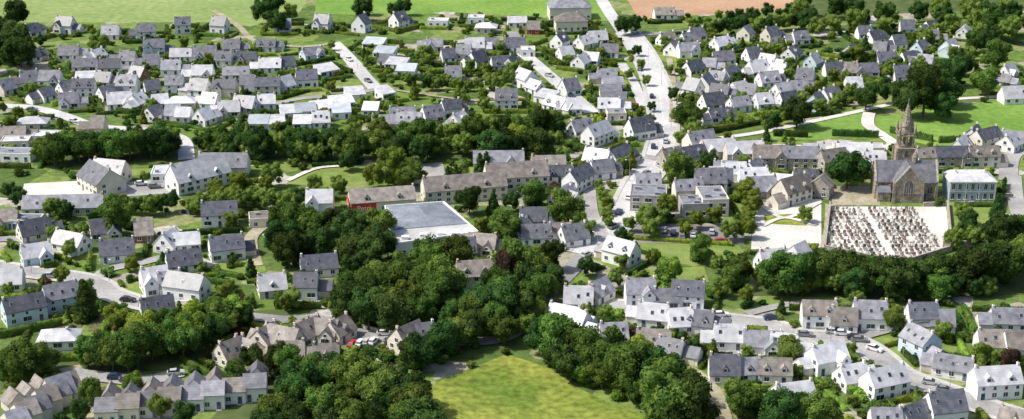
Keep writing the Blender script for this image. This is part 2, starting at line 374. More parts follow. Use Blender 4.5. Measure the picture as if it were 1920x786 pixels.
# ---------------------------------------------------------------- houses
RN={'d':'dark slate','m':'grey slate','b':'lichen-brown slate','l':'glare-toned pale slate','s':'pale sheet'}
WN={'w':'white rendered','c':'cream rendered','g':'granite stone','r':'red painted','u':'bluish rendered','o':'brown timber','k':'grey concrete'}
KN={'g':'gabled','h':'hip-roofed','f':'flat-roofed','s':'mono-pitch'}
def gable_walls(m,x0,x1,y0,W,e,r,mat=0):
    m.prism([(y0-W/2,0),(y0+W/2,0),(y0+W/2,e),(y0,r),(y0-W/2,e)],x0,x1,mat)
def gable_roof(m,x0,x1,y0,W,e,r,ov=0.28,t=0.16,mat=0):
    k=(r-e)/(W/2); a=W/2+ov; z=e-ov*k+0.01
    m.prism([(y0-a,z),(y0,r+0.01),(y0+a,z),(y0+a,z+t),(y0,r+t+0.01),(y0-a,z+t)],x0-0.12,x1+0.12,mat)
GRP=dict(group="houses and buildings of the village")
def house(u,v,L,yaw,R='m',Wl='w',K='g',W=None,e=None,r=None,annex=None,base="house",label=None,cat="house",wz=2.6):
    kind=K[0]; two='2' in K; small='x' in K; plain=annex is False
    rnd=random.Random(int(u*7+v*13))
    if W is None: W=(6.4+rnd.uniform(-.7,.6)) if kind!='s' else 6.2
    if e is None: e=((3.9+rnd.uniform(-.4,.3)) if two else 2.4+rnd.uniform(-.1,.3)) if kind!='f' else (5.0 if two else 2.8)
    if r is None: r=e+W*rnd.uniform(.42,.58) if kind=='g' else (e+W*0.3 if kind=='h' else e+1.5)
    x,y=P(u,v,min(wz,e))
    far=y>560
    ya=math.radians(yaw)
    lab=label or ("two-storey " if two else "")+f"{WN[Wl]} {KN[kind]} house with {RN[R]} roof"
    root=ob(base,None,None,(x,y,0),(0,0,ya),label=lab,category=cat,**GRP); root.empty_display_size=1
    FOOT.append((x,y,math.cos(ya),math.sin(ya),L/2,W/2))
    m=MB(); ro=MB(); wing=None
    if kind=='g': gable_walls(m,-L/2,L/2,0,W,e,r); gable_roof(ro,-L/2,L/2,0,W,e,r)
    elif kind=='h':
        m.box(0,0,0,L,W,e); o=0.4; q=min(W/2,L/2)*0.95; a,b=L/2+o,W/2+o
        ro.poly([(-a,-b,e+.01),(a,-b,e+.01),(a,b,e+.01),(-a,b,e+.01),(-a,-b,e+.2),(a,-b,e+.2),(a,b,e+.2),(-a,b,e+.2),(-L/2+q,0,r),(L/2-q+0.01,0,r)],
          [(3,2,1,0),(0,1,5,4),(1,2,6,5),(2,3,7,6),(3,0,4,7),(4,5,9,8),(6,7,8,9),(5,6,9),(7,4,8)])
    elif kind=='s':
        m.prism([(-W/2,0),(W/2,0),(W/2,r),(-W/2,e)],-L/2,L/2); k=(r-e)/W; o=.25
        ro.prism([(-W/2-o,e-o*k+.01),(W/2+o,r+o*k+.01),(W/2+o,r+o*k+.17),(-W/2-o,e-o*k+.17)],-L/2-.12,L/2+.12)
    else:
        m.box(0,0,0,L,W,e)
        ro.box(0,0,e+.004,L-.5,W-.5,.08)
        for sx in (-1,1): m.box(sx*(L/2-.1),0,e,.24,W+.04,.35)
        for sy in (-1,1): m.box(0,sy*(W/2-.1),e,L-.28,.24,.35)
    if kind=='g' and not plain and not small and L>7 and 'D' not in K and rnd.random()<.3:
        wx=rnd.choice((-1,1))*L*.24; ww=rnd.uniform(3,3.8); yo=-W/2-rnd.uniform(.8,2); rw=min(r-.25,e+ww*.55)
        m.prismy([(wx-ww/2,0),(wx+ww/2,0),(wx+ww/2,e),(wx,rw),(wx-ww/2,e)],yo,-.3)
        kk=(rw-e)/(ww/2); z_=e-.25*kk+.012
        ro.prismy([(wx-ww/2-.25,z_),(wx,rw+.012),(wx+ww/2+.25,z_),(wx+ww/2+.25,z_+.16),(wx,rw+.17),(wx-ww/2-.25,z_+.16)],yo-.15,-.25)
        wing=(wx,ww,yo)
    ob("wall",m.build("wall",[WALL[Wl]]),root)
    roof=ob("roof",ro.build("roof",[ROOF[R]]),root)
    if wing:
        ob("window",WINB if wing[1]>3.3 else WIN,root,(wing[0],wing[2],.85)); ob("window",WINS,root,(wing[0],wing[2],e-.15))
    if L>5:
        nw=max(2,int(L/2.7)); di=rnd.randrange(nw)
        for i in range(nw):
            px=-L/2+L*(i+0.5)/nw
            if wing and abs(px-wing[0])<wing[1]/2+.7: continue
            if i==di: ob("door",DOOR,root,(px,-W/2,0.05))
            else: ob("window",WINB if (rnd.random()<.3 and L/nw>2.6) else WIN,root,(px,-W/2,0.85))
            if two and e>3.85: ob("window",WIN if e>4.1 else WINS,root,(px,-W/2,2.7))
        if abs(yaw)>12:
            sx=-1 if yaw>0 else 1; rr=math.pi/2*sx
            for py in (-W/4,W/4):
                if not(far and py<0): ob("window",WIN,root,(sx*L/2,py,0.85),(0,0,rr))
            if kind=='g' and not two: ob("window",WINS if far else WIN,root,(sx*L/2,0,2.75),(0,0,rr))
            if two: ob("window",WIN,root,(sx*L/2,-W/4,2.7),(0,0,rr))
    if kind=='g' and L>6.2:
        a=math.atan((r-e)/(W/2)); cm=CHIM['g' if Wl=='g' else ('c' if Wl=='c' else 'w')]
        ends=[-1,1] if rnd.random()<.45 else [rnd.choice((-1,1))]
        for sx in ends: ob("chimney",cm,roof,(sx*(L/2-.35),0,r))
        if 'D' in K or (not wing and rnd.random()<.25):
            key=R+Wl
            if key not in DORM: DORM[key]=dormesh(ROOF[R],WALL[Wl],"dormer")
            for px in ((-L/4,L/4) if L>7.6 else (0,)): ob("dormer",DORM[key],roof,(px,-W/2+0.5,e+0.25))
        elif not wing:
            for px in rnd.sample([-L/3.2,0,L/3.2],rnd.choice((1,2,2,3)) if not far else 1):
                yy=-W/4+rnd.choice((-.4,0)); ob("skylight",SKY,roof,(px,yy,e+(r-e)*(1+yy/(W/2))+.2),(a,0,0))
    if kind in 'h' and L>9: ob("chimney",CHIM['w'],roof,(L/5,0,r-.4))
    if kind=='f':
        vm=MB(); vm.box(0,0,0,1.2,.9,.6); vm.box(0,0,.6,1.4,1.1,.08)
        me=vm.build("roof_vent",[ZINC])
        for k in range(max(1,int(L/9))): ob("roof_vent",me,roof,(rnd.uniform(-L/3,L/3),rnd.uniform(-W/4,W/4),e+.09))
    if annex is None: annex=(kind=='g' and not small and rnd.random()<(.5 if v<540 or u<1000 else .3) and L<13)
    if annex:
        sx=rnd.choice((-1,1)); La=rnd.uniform(2.8,4.2); Wa=W*.72; ea=2.1; ra=ea+Wa*.42; x0,x1=sorted((sx*(L/2+.003),sx*(L/2+La)))
        y0=rnd.choice((-.12,.12))*W
        m=MB(); gable_walls(m,x0,x1,y0,Wa,ea,ra); ob("wall",m.build("annex_wall",[WALL[Wl]]),root,label="lower garage wing wall")
        m=MB(); xa,xb=(x0+.14,x1) if sx>0 else (x0,x1-.14)
        gable_roof(m,xa,xb,y0,Wa,ea,ra); ob("roof",m.build("annex_roof",[ROOF[R]]),root,label="lower garage wing roof")
        ob("garage_door",GAR,root,((x0+x1)/2,y0-Wa/2,0.02))
        FOOT.append((x+math.cos(ya)*(x0+x1)/2,y+math.sin(ya)*(x0+x1)/2,math.cos(ya),math.sin(ya),La/2,Wa/2))
    return root
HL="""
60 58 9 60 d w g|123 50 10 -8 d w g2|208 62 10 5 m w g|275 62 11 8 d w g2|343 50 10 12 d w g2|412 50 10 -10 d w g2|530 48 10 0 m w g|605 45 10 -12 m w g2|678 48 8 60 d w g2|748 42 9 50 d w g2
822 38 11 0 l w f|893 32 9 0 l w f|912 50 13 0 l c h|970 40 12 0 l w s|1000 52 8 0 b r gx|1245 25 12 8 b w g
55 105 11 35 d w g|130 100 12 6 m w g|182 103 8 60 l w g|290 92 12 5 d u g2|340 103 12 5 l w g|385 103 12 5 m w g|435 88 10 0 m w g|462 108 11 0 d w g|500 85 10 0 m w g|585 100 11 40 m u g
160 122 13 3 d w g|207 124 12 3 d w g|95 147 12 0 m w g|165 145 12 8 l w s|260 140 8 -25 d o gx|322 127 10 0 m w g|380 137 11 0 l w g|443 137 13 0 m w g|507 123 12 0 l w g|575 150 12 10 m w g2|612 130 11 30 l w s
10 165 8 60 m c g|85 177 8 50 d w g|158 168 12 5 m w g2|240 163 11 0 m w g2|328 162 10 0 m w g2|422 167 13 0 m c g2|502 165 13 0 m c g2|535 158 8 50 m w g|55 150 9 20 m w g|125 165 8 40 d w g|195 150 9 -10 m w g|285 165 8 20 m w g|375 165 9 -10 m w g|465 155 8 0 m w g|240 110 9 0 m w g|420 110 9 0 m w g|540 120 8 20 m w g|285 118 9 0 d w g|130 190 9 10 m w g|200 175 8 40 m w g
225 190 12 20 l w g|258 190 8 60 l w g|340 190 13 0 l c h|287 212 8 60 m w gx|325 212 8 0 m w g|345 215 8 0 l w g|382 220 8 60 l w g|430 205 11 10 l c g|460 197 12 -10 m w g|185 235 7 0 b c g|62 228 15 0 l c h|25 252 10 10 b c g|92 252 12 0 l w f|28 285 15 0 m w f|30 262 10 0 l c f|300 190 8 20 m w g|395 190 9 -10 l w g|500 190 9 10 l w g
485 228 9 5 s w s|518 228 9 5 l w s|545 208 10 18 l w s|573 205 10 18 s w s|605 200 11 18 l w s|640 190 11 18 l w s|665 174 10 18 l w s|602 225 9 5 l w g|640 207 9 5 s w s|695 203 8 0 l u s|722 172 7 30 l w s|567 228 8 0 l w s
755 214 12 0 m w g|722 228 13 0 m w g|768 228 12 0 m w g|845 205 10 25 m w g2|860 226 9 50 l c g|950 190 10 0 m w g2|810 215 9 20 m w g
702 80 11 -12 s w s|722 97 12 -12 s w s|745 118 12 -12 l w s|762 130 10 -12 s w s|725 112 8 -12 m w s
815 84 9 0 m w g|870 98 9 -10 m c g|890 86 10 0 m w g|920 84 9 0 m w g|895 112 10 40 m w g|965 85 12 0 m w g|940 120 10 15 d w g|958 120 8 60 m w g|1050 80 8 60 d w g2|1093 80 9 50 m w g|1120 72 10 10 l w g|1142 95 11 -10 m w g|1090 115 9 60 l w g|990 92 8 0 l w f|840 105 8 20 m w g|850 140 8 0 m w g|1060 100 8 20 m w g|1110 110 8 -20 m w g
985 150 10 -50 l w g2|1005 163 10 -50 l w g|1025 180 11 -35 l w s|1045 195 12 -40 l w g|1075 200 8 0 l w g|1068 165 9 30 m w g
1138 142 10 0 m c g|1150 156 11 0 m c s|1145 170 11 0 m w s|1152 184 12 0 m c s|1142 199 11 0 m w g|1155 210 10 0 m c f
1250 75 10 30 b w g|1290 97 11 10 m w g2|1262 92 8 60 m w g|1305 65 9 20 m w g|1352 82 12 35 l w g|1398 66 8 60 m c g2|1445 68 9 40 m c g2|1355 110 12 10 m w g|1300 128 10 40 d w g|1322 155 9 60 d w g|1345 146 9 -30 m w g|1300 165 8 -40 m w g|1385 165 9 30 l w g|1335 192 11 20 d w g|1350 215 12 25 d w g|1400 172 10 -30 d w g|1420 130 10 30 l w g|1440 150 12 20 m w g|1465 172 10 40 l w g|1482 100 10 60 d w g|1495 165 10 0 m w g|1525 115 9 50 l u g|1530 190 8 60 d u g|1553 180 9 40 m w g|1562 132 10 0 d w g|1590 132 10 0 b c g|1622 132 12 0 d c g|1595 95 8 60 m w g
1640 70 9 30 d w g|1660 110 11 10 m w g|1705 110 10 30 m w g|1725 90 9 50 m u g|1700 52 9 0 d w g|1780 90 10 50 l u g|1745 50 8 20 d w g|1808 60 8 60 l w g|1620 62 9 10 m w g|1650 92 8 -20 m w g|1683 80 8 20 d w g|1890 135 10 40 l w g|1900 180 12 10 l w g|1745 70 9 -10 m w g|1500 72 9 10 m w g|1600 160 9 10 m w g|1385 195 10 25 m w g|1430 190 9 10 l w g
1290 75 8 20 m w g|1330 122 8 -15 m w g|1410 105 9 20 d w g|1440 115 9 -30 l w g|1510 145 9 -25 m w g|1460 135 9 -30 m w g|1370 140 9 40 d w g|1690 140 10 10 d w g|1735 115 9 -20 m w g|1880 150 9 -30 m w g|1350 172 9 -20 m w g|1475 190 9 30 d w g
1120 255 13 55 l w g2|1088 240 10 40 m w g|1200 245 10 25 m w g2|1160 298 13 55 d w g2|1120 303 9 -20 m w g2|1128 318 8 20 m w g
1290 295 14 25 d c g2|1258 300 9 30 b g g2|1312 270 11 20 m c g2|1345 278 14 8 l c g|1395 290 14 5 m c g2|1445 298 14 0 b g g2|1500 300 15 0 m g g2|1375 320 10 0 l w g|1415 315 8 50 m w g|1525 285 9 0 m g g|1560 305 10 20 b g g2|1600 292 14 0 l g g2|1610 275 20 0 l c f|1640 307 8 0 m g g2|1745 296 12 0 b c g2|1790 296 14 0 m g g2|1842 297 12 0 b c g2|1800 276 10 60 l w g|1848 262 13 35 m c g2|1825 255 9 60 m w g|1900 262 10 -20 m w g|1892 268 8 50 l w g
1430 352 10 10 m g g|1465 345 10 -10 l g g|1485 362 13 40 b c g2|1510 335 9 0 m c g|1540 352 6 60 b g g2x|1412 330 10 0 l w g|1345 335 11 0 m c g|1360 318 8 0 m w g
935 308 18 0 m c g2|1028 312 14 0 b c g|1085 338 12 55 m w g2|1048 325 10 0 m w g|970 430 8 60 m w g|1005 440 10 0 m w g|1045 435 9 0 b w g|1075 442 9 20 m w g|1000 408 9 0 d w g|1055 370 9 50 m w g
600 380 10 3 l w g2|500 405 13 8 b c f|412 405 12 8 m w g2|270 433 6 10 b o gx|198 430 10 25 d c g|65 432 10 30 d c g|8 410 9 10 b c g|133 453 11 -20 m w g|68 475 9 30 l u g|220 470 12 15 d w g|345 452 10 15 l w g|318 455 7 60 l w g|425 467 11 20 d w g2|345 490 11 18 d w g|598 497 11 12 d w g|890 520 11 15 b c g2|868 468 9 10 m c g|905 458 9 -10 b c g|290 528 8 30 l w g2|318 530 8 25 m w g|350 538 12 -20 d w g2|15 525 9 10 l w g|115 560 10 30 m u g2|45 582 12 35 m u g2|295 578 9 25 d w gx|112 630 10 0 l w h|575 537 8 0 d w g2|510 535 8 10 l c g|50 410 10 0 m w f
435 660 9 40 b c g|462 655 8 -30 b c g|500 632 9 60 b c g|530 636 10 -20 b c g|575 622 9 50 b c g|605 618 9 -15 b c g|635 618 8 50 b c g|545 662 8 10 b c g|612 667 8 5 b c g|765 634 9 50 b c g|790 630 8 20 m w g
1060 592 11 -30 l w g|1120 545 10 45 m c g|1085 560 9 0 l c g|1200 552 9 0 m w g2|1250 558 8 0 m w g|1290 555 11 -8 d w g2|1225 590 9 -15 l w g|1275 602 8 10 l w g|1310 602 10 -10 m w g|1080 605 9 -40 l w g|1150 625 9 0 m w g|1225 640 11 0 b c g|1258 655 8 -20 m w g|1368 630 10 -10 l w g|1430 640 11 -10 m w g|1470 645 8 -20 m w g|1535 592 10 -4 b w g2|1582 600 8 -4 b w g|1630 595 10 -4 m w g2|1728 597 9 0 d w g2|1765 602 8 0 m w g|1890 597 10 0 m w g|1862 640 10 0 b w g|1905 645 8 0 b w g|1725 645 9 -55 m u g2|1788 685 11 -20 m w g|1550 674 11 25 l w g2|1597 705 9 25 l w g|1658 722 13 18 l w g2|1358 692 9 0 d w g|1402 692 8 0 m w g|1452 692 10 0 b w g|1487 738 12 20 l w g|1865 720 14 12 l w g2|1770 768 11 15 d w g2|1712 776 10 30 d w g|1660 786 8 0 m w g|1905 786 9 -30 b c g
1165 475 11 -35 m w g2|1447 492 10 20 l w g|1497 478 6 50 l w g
"""
rr_=random.Random(5)
for ln in HL.strip().split("\n"):
    for it in ln.split("|"):
        a=it.split(); v_=float(a[1]); u_=float(a[0])
        k=.76 if v_<240 else (.88 if v_<400 else (.80 if u_>1030 and v_>530 else .87))
        if a[4]=='m' and a[6][0]=='g':
            q_=rr_.random(); a[4]='d' if q_<.25 else ('l' if q_<.35 else 'm')
        house(u_,v_,float(a[2])*k*random.uniform(.9,1.1),float(a[3])+random.uniform(-6,6),a[4],a[5],a[6])
house(870,357,26,14,'b','c','g2',W=8,e=4.4,annex=False,base="terrace_building",label="long cream terrace with lichen-brown slate roof and many windows",cat="building")
house(968,335,20,10,'b','c','gD2',W=8,e=4.4,annex=False,base="terrace_building",label="cream terrace with brown slate roof and dormers",cat="building")
house(120,384,24,4,'m','c','g',W=6,annex=False,base="school_building",label="long low school wing with grey-brown roof",cat="building")
house(190,340,14,-50,'m','c','g2',W=10,annex=False,base="school_building",label="cream school building with wide grey slate roof",cat="building")
house(208,325,11,-15,'m','c','g2',W=7,annex=False,base="school_building",label="cream school wing with grey slate roof",cat="building")
house(315,320,10,5,'l','w','f',W=9,annex=False,base="school_building",label="white flat-roofed school hall",cat="building")
house(372,335,19,40,'l','w','g2',W=9,annex=False,base="school_building",label="large white hall with pale slate roof",cat="building")
house(420,312,16,0,'m','w','g2',W=8,annex=False,base="school_building",label="white hall with grey slate roof",cat="building")
def terrace(u0,v0,n,du,dv,yaw,rs,wl,lab):
    for i in range(n):
        house(u0+i*du,v0+i*dv+(i%2)*3,5.2,yaw+random.uniform(-2,2),rs[i%len(rs)],wl,'g2',W=6.2,e=3.2+.5*(i%2),r=5.2+.6*(i%2),annex=False,base="terraced_house",label=lab)
        house(u0+i*du+4,v0+i*dv-22,4.6,yaw+90,rs[(i+1)%len(rs)],wl,'g',W=4.6,annex=False,base="terraced_house",label=lab)
terrace(203,765,4,39,-6,4,'mb','c',"stepped cream terraced house with grey-brown gabled roof")
terrace(362,742,4,39,-7,6,'mmb','w',"stepped white terraced house with grey slate gabled roof")
for i in range(6): house(30+i*19,788-i*13,4.8,38,'b' if i%2 else 'm','c','g2',W=6.4,e=3.0+.4*(i%2),r=5.3+.4*(i%2),annex=False,base="terraced_house",label="stepped terraced house with lichen-brown gabled roof")
for i in range(3): house(28+i*24,748-i*10,4.6,-50,'b','c','g',W=5,annex=False,base="terraced_house",label="small terraced house with lichen-brown gabled roof")
house(110,732,6,40,'m','c','g',annex=False)
house(1067,22,19,5,'m','c','h',W=12,e=5.5,r=9.5,annex=False,base="public_hall",label="large beige public hall with pyramidal grey roof",cat="building")
house(1070,45,14,5,'b','c','h',W=9,e=4.5,r=8,annex=False,base="public_hall",label="beige hall wing with brown hipped roof",cat="building")
def flatblock(u,v,L,W,yaw,e,wl,label,base="office_building",rm=None):
    x,y=P(u,v,e*0.6); ya=math.radians(yaw)
    root=ob(base,None,None,(x,y,0),(0,0,ya),label=label,category="building")
    FOOT.append((x,y,math.cos(ya),math.sin(ya),L/2,W/2))
    m=MB(); m.box(0,0,0,L,W,e)
    for sx in (-1,1): m.box(sx*(L/2-.1),0,e,.3,W+.06,.4)
    for sy in (-1,1): m.box(0,sy*(W/2-.1),e,L-.34,.3,.4)
    ob("wall",m.build("wall",[wl]),root)
    m=MB(); m.box(0,0,e+.004,L-.55,W-.55,.1); rf=ob("roof",m.build("roof",[rm or FLATR]),root)
    n=int(L/2.8)
    for i in range(n):
        px=-L/2+L*(i+.5)/n
        for z in ([0.9,3.2] if e>4.6 else [0.9]):
            ob("window",WINB if L/n>2.5 else WIN,root,(px,-W/2,z))
    vm=MB(); vm.box(0,0,0,1.6,1.1,.7); vm.box(0,0,.7,1.8,1.3,.08); me=vm.build("roof_vent",[ZINC])
    for k in range(3): ob("roof_vent",me,rf,(random.uniform(-L/3,L/3),random.uniform(-W/3,W/3),e+.11))
    return root,rf
flatblock(1216,370,11,10,-6,5.0,WALL['k'],"grey two-storey flat-roofed block on the square",rm=ROOF['m'])
flatblock(1300,386,8,8,4,4.4,WALL['k'],"pale concrete wing with flat roof",rm=ROOF['m'])
flatblock(1335,376,8,12,4,5.4,WALL['c'],"concrete flat-roofed public building beside the car park",rm=ROOF['m'])
house(1290,358,9,8,'m','c','g2',annex=False); house(1330,346,10,5,'m','w','g2',annex=False); house(1215,346,8,0,'m','c','g',annex=False)
# supermarket
x0,y0=P(806,424,2.5)
root=ob("supermarket",None,None,(x0,y0,0),(0,0,0),label="white supermarket with large flat grey roof",category="building")
c4=[P(722,388,4.6),P(832,380,4.6),P(896,436,4.6),P(742,458,4.6)]; c4=[(a-x0,b-y0) for a,b in c4]
m=MB(); m.poly([(a,b,0) for a,b in c4]+[(a,b,4.6) for a,b in c4],[(3,2,1,0),(4,5,6,7),(0,1,5,4),(1,2,6,5),(2,3,7,6),(3,0,4,7)])
for i in range(4):
    (ax,ay),(bx,by)=c4[i],c4[(i+1)%4]; m.box((ax+bx)/2,(ay+by)/2,4.3,math.hypot(bx-ax,by-ay)+.1,.35,.75+.01*i,0,math.atan2(by-ay,bx-ax))
ob("wall",m.build("wall",[WALL['w']]),root)
mx_=sum(a for a,b in c4)/4; my_=sum(b for a,b in c4)/4
ins=[(mx_+(a-mx_)*.97,my_+(b-my_)*.97) for a,b in c4]
m=MB(); m.poly([(a,b,4.61) for a,b in ins]+[(a,b,4.75) for a,b in ins],[(3,2,1,0),(4,5,6,7),(0,1,5,4),(1,2,6,5),(2,3,7,6),(3,0,4,7)])
rf=ob("roof",m.build("roof",[FLATR]),root)
def lerp(p,q,t): return (p[0]+(q[0]-p[0])*t,p[1]+(q[1]-p[1])*t)
L0=lerp(ins[3],ins[0],.34); L1=lerp(ins[2],ins[1],.26)
lan=[lerp(ins[0],ins[1],.03),lerp(ins[0],ins[1],.97),L1,L0]
r0=lerp(lan[0],lan[1],.5); r1=lerp(lan[3],lan[2],.5); r0,r1=lerp(r0,r1,.25),lerp(r0,r1,.75)
m=MB(); m.poly([(a,b,4.755) for a,b in lan]+[(a,b,4.95) for a,b in lan]+[(*r0,6.4),(*r1,6.4)],[(3,2,1,0),(0,1,5,4),(1,2,6,5),(2,3,7,6),(3,0,4,7),(4,5,8),(5,6,9,8),(6,7,9),(7,4,8,9)])
up=ob("roof_lantern",m.build("roof_lantern",[LANT]),rf,label="bluish low-pitched metal upper roof")
vm=MB(); vm.box(0,0,0,1.8,1.3,.8); vm.box(0,0,.8,2.0,1.5,.08); me=vm.build("roof_vent",[WHITE])
for a,b in ((0,-13),(5,-12),(9,-12),(-5,-15),(3,-16)): ob("roof_vent",me,rf,(mx_+a,my_+b,4.76))
(ax,ay),(bx,by)=c4[3],c4[2]; an=math.atan2(by-ay,bx-ax)
for i in range(7):
    t=(i+.5)/7; ob("window",WINB,root,(ax+(bx-ax)*t+math.sin(an)*.2,ay+(by-ay)*t-math.cos(an)*.2,1.2),(0,0,an))
FOOT.append((x0,y0,1,0,12,16))
root=house(716,375,20,12,'b','c','g',W=8,e=3.6,r=6.6,annex=False,base="shop_building",label="long brown-roofed shop with red gable sign",cat="building")
m=MB(); m.box(0,-0.1,0,7.4,0.15,2.7); sgn=ob("shop_sign",m.build("shop_sign",[WALL['r']]),root,(-10.3,0,0.9),(0,0,-math.pi/2))
m=MB(); m.box(-6,-4.06,.6,7.5,.12,2.6); ob("red_cladding",m.build("red_cladding",[WALL['r']]),root)
tc=bpy.data.curves.new("t",'FONT'); tc.body="Petri"; tc.size=2.2; tc.extrude=0.03; tc.align_x='CENTER'
to=bpy.data.objects.new("t",tc); COL.objects.link(to); bpy.context.view_layer.update()
tm=bpy.data.meshes.new_from_object(to.evaluated_get(bpy.context.evaluated_depsgraph_get())); tm.materials.clear(); tm.materials.append(WHITE)
bpy.data.objects.remove(to); ob("sign_lettering",tm,sgn,(0,-0.21,0.5),(math.pi/2,0,0)); ob("sign_lettering",tm,root,(-6,-4.16,1.1),(math.pi/2,0,0))
# ---------------------------------------------------------------- town hall
x,y=P(1816,350,3.3); th=ob("town_hall",None,None,(x,y,0),(0,0,0),label="pale blue-grey town hall with tall windows and pale hipped roof",category="building")
FOOT.append((x,y,1,0,7.5,5.5))
THW=surf("town_hall_render",(0.30,0.38,0.43),(0.42,0.50,0.55),0.5,0.8,fine=.06)
m=MB(); m.box(0,0,0,14,9,6.2)
for px in (-7,-2.1,2.1,7): m.box(px,-4.5,0,.35,.2,6.2,1)
m.box(0,-4.54,3.1,14.4,.16,.22,1); m.box(0,0,6.2,14.8,9.8,.35,1)
ob("wall",m.build("wall",[THW,WHITE]),th)
m=MB(); a,b=7.3,4.8; m.poly([(-a,-b,6.56),(a,-b,6.56),(a,b,6.56),(-a,b,6.56),(-5.2,-2.8,8.0),(5.2,-2.8,8.0),(5.2,2.8,8.0),(-5.2,2.8,8.0)],[(3,2,1,0),(0,1,5,4),(1,2,6,5),(2,3,7,6),(3,0,4,7),(4,5,6,7)])
rf=ob("roof",m.build("roof",[ROOF['l']]),th)
for sx in (-1,1): ob("chimney",CHIM['w'],rf,(sx*4.5,0,8.2))
for i in range(7):
    px=-6+2*i
    if i==3: ob("door",DOOR,th,(px,-4.5,0.05))
    else: ob("window",WINT,th,(px,-4.5,.7))
    ob("window",WINT,th,(px,-4.5,3.8))
# ---------------------------------------------------------------- church
def archwin(w_,h,name="window",tr=True):
    m=MB(); pts=[(-w_/2,0),(w_/2,0),(w_/2,h*.6)]
    for k in range(1,6):
        t=k/6; pts.append((w_/2*(1-t**1.6),h*.6+h*.4*math.sin(t*math.pi/2)))
    pts.append((0,h)); pts+= [(-a,b) for a,b in reversed(pts[2:-1])]
    big=[(a*1.2,(b-h*.4)*1.08+h*.4-0.05) for a,b in pts]
    m.prismy(big,-.1,0,0); m.prismy(pts,-.14,-.101,1)
    if tr:
        for k in (-1,0,1) if w_>1.8 else (0,): m.box(k*w_/4,-.17,0,.12,.06,h*(.6 if k else .9),0)
    return m.build(name,[WALL['g'],GLASS])
cx,cy=P(1698,372); cy+=4
ch=ob("church",None,None,(cx,cy,0),(0,0,math.radians(-3)),label="brown granite parish church with tall openwork spire",category="church")
FOOT.append((cx,cy,1,0,10.5,8))
m=MB(); gable_walls(m,-9.5,9.5,0,9,5.6,11)
m.prismy([(-4.2,0),(4.2,0),(4.2,6.2),(0,11.4),(-4.2,6.2)],-8.2,-4.3,0)
for sx in(-9.3,-5.2,5.2,9.3): m.box(sx,-4.7,0,.9,.9,4.8,0,taper=.8)
for sx in(-4.3,4.3): m.box(sx,-8.0,0,1.0,1.0,6.6,0,taper=.75); m.cone(sx,-8.0,6.6,8.2,.4,0,4,0,math.pi/4)
m.box(-7.2,-6.2,0,4.0,3.0,3.0); m.box(0,-8.25,3.0,8.3,.2,.2)
ob("wall",m.build("wall",[CHST]),ch)
m=MB(); gable_roof(m,-9.1,9.1,0,9,5.6,11,ov=.3,t=.25)
k=(11.4-6.2)/4.2; m.prismy([(-4.5,6.2-.3*k+.01),(0,11.41),(4.5,6.2-.3*k+.01),(4.5,6.2-.3*k+.25),(0,11.66),(-4.5,6.2-.3*k+.25)],-7.9,-0.1,0)
m.prism([(-7.9,2.9),(-4.5,4.2),(-4.5,4.4),(-7.9,3.15)],-9.4,-5.0,0)
rf=ob("roof",m.build("roof",[ROOF['m']]),ch)
m=MB();
for sx in (-9.5,9.5): m.prism([(-4.7,5.5),(0,11.2),(4.7,5.5),(4.7,6.0),(0,11.75),(-4.7,6.0)],sx-.3,sx+.3)
m.prismy([(-4.4,6.0),(0,11.5),(4.4,6.0),(4.4,6.5),(0,12.1),(-4.4,6.5)],-8.5,-8.0)
m.box(0,-8.25,12,.16,.16,1.3); m.box(0,-8.25,12.7,.7,.14,.16)
ob("gable_coping",m.build("gable_coping",[WALL['g']]),rf)
ob("window",archwin(2.6,5.2),ch,(0,-8.2,2.2))
aw=archwin(1.2,2.8)
for sx in(-7.3,7.3): ob("window",aw,ch,(sx,-4.5,2.0 if sx>0 else 3.0))
ob("door",DOOR,ch,(6.0,-4.5,0.05))
ob("window",archwin(.8,1.6),ch,(-7.2,-7.7,.9))
m=MB(); ty=3.0
m.box(0,ty,0,5.4,5.4,17.0)
for sx in(-1,1):
    for sy in(-1,1): m.box(sx*2.75,ty+sy*2.75,0,.9,.9,16.2,taper=.8)
for z in (9,13,16.95): m.box(0,ty,z,5.9,5.9,.3)
tw=ob("tower",m.build("tower",[CHST]),ch,scale=(1,1,.87))
m=MB(); z0,z1,wd=17.3,21.5,4.6
for sx in(-1,0,1):
    for sy in(-1,0,1):
        if sx==0 and sy==0: continue
        m.box(sx*(wd/2-.3),ty+sy*(wd/2-.3),z0,.65,.65,z1-z0)
m.box(0,ty,17.26,4.7,4.7,.5); m.box(0,ty,21.5,5.6,5.6,.4); m.box(0,ty,19.2,4.5,.3,.25); m.box(0,ty,19.2,.3,4.4,.24)
ob("belfry",m.build("belfry",[CHST]),tw)
m=MB(); 
for i in range(-4,5):
    for s_ in(-1,1): m.box(i*.6,ty+s_*2.7,21.91,.14,.14,.9); m.box(s_*2.7,ty+i*.6,21.91,.13,.13,.9)
for s_ in(-1,1): m.box(0,ty+s_*2.7,22.8,5.6,.22,.15); m.box(s_*2.7,ty,22.8,.22,5.1,.145)
ob("gallery",m.build("gallery",[CHST]),tw)
m=MB()
m.cone(0,ty,21.9,24.8,2.05,1.9,8,0,math.pi/8); m.cone(0,ty,24.8,25.0,2.2,2.2,8,0,math.pi/8); m.cone(0,ty,25.0,33.2,1.85,.14,8,0,math.pi/8)
for a in range(8):
    an=math.pi/8+a*math.pi/4
    for kk in range(7):
        z=25.4+kk*1.05; rr=1.85-(z-25)/8.2*1.7; m.box(rr*math.cos(an),ty+rr*math.sin(an),z,.22,.22,.3,0,an)
m.prismy([(-.8,25),(.8,25),(0,27)],ty-1.95,ty+1.95,0)
m.prism([(ty-.8,25.01),(ty+.8,25.01),(ty,26.9)],-1.95,1.95,0)
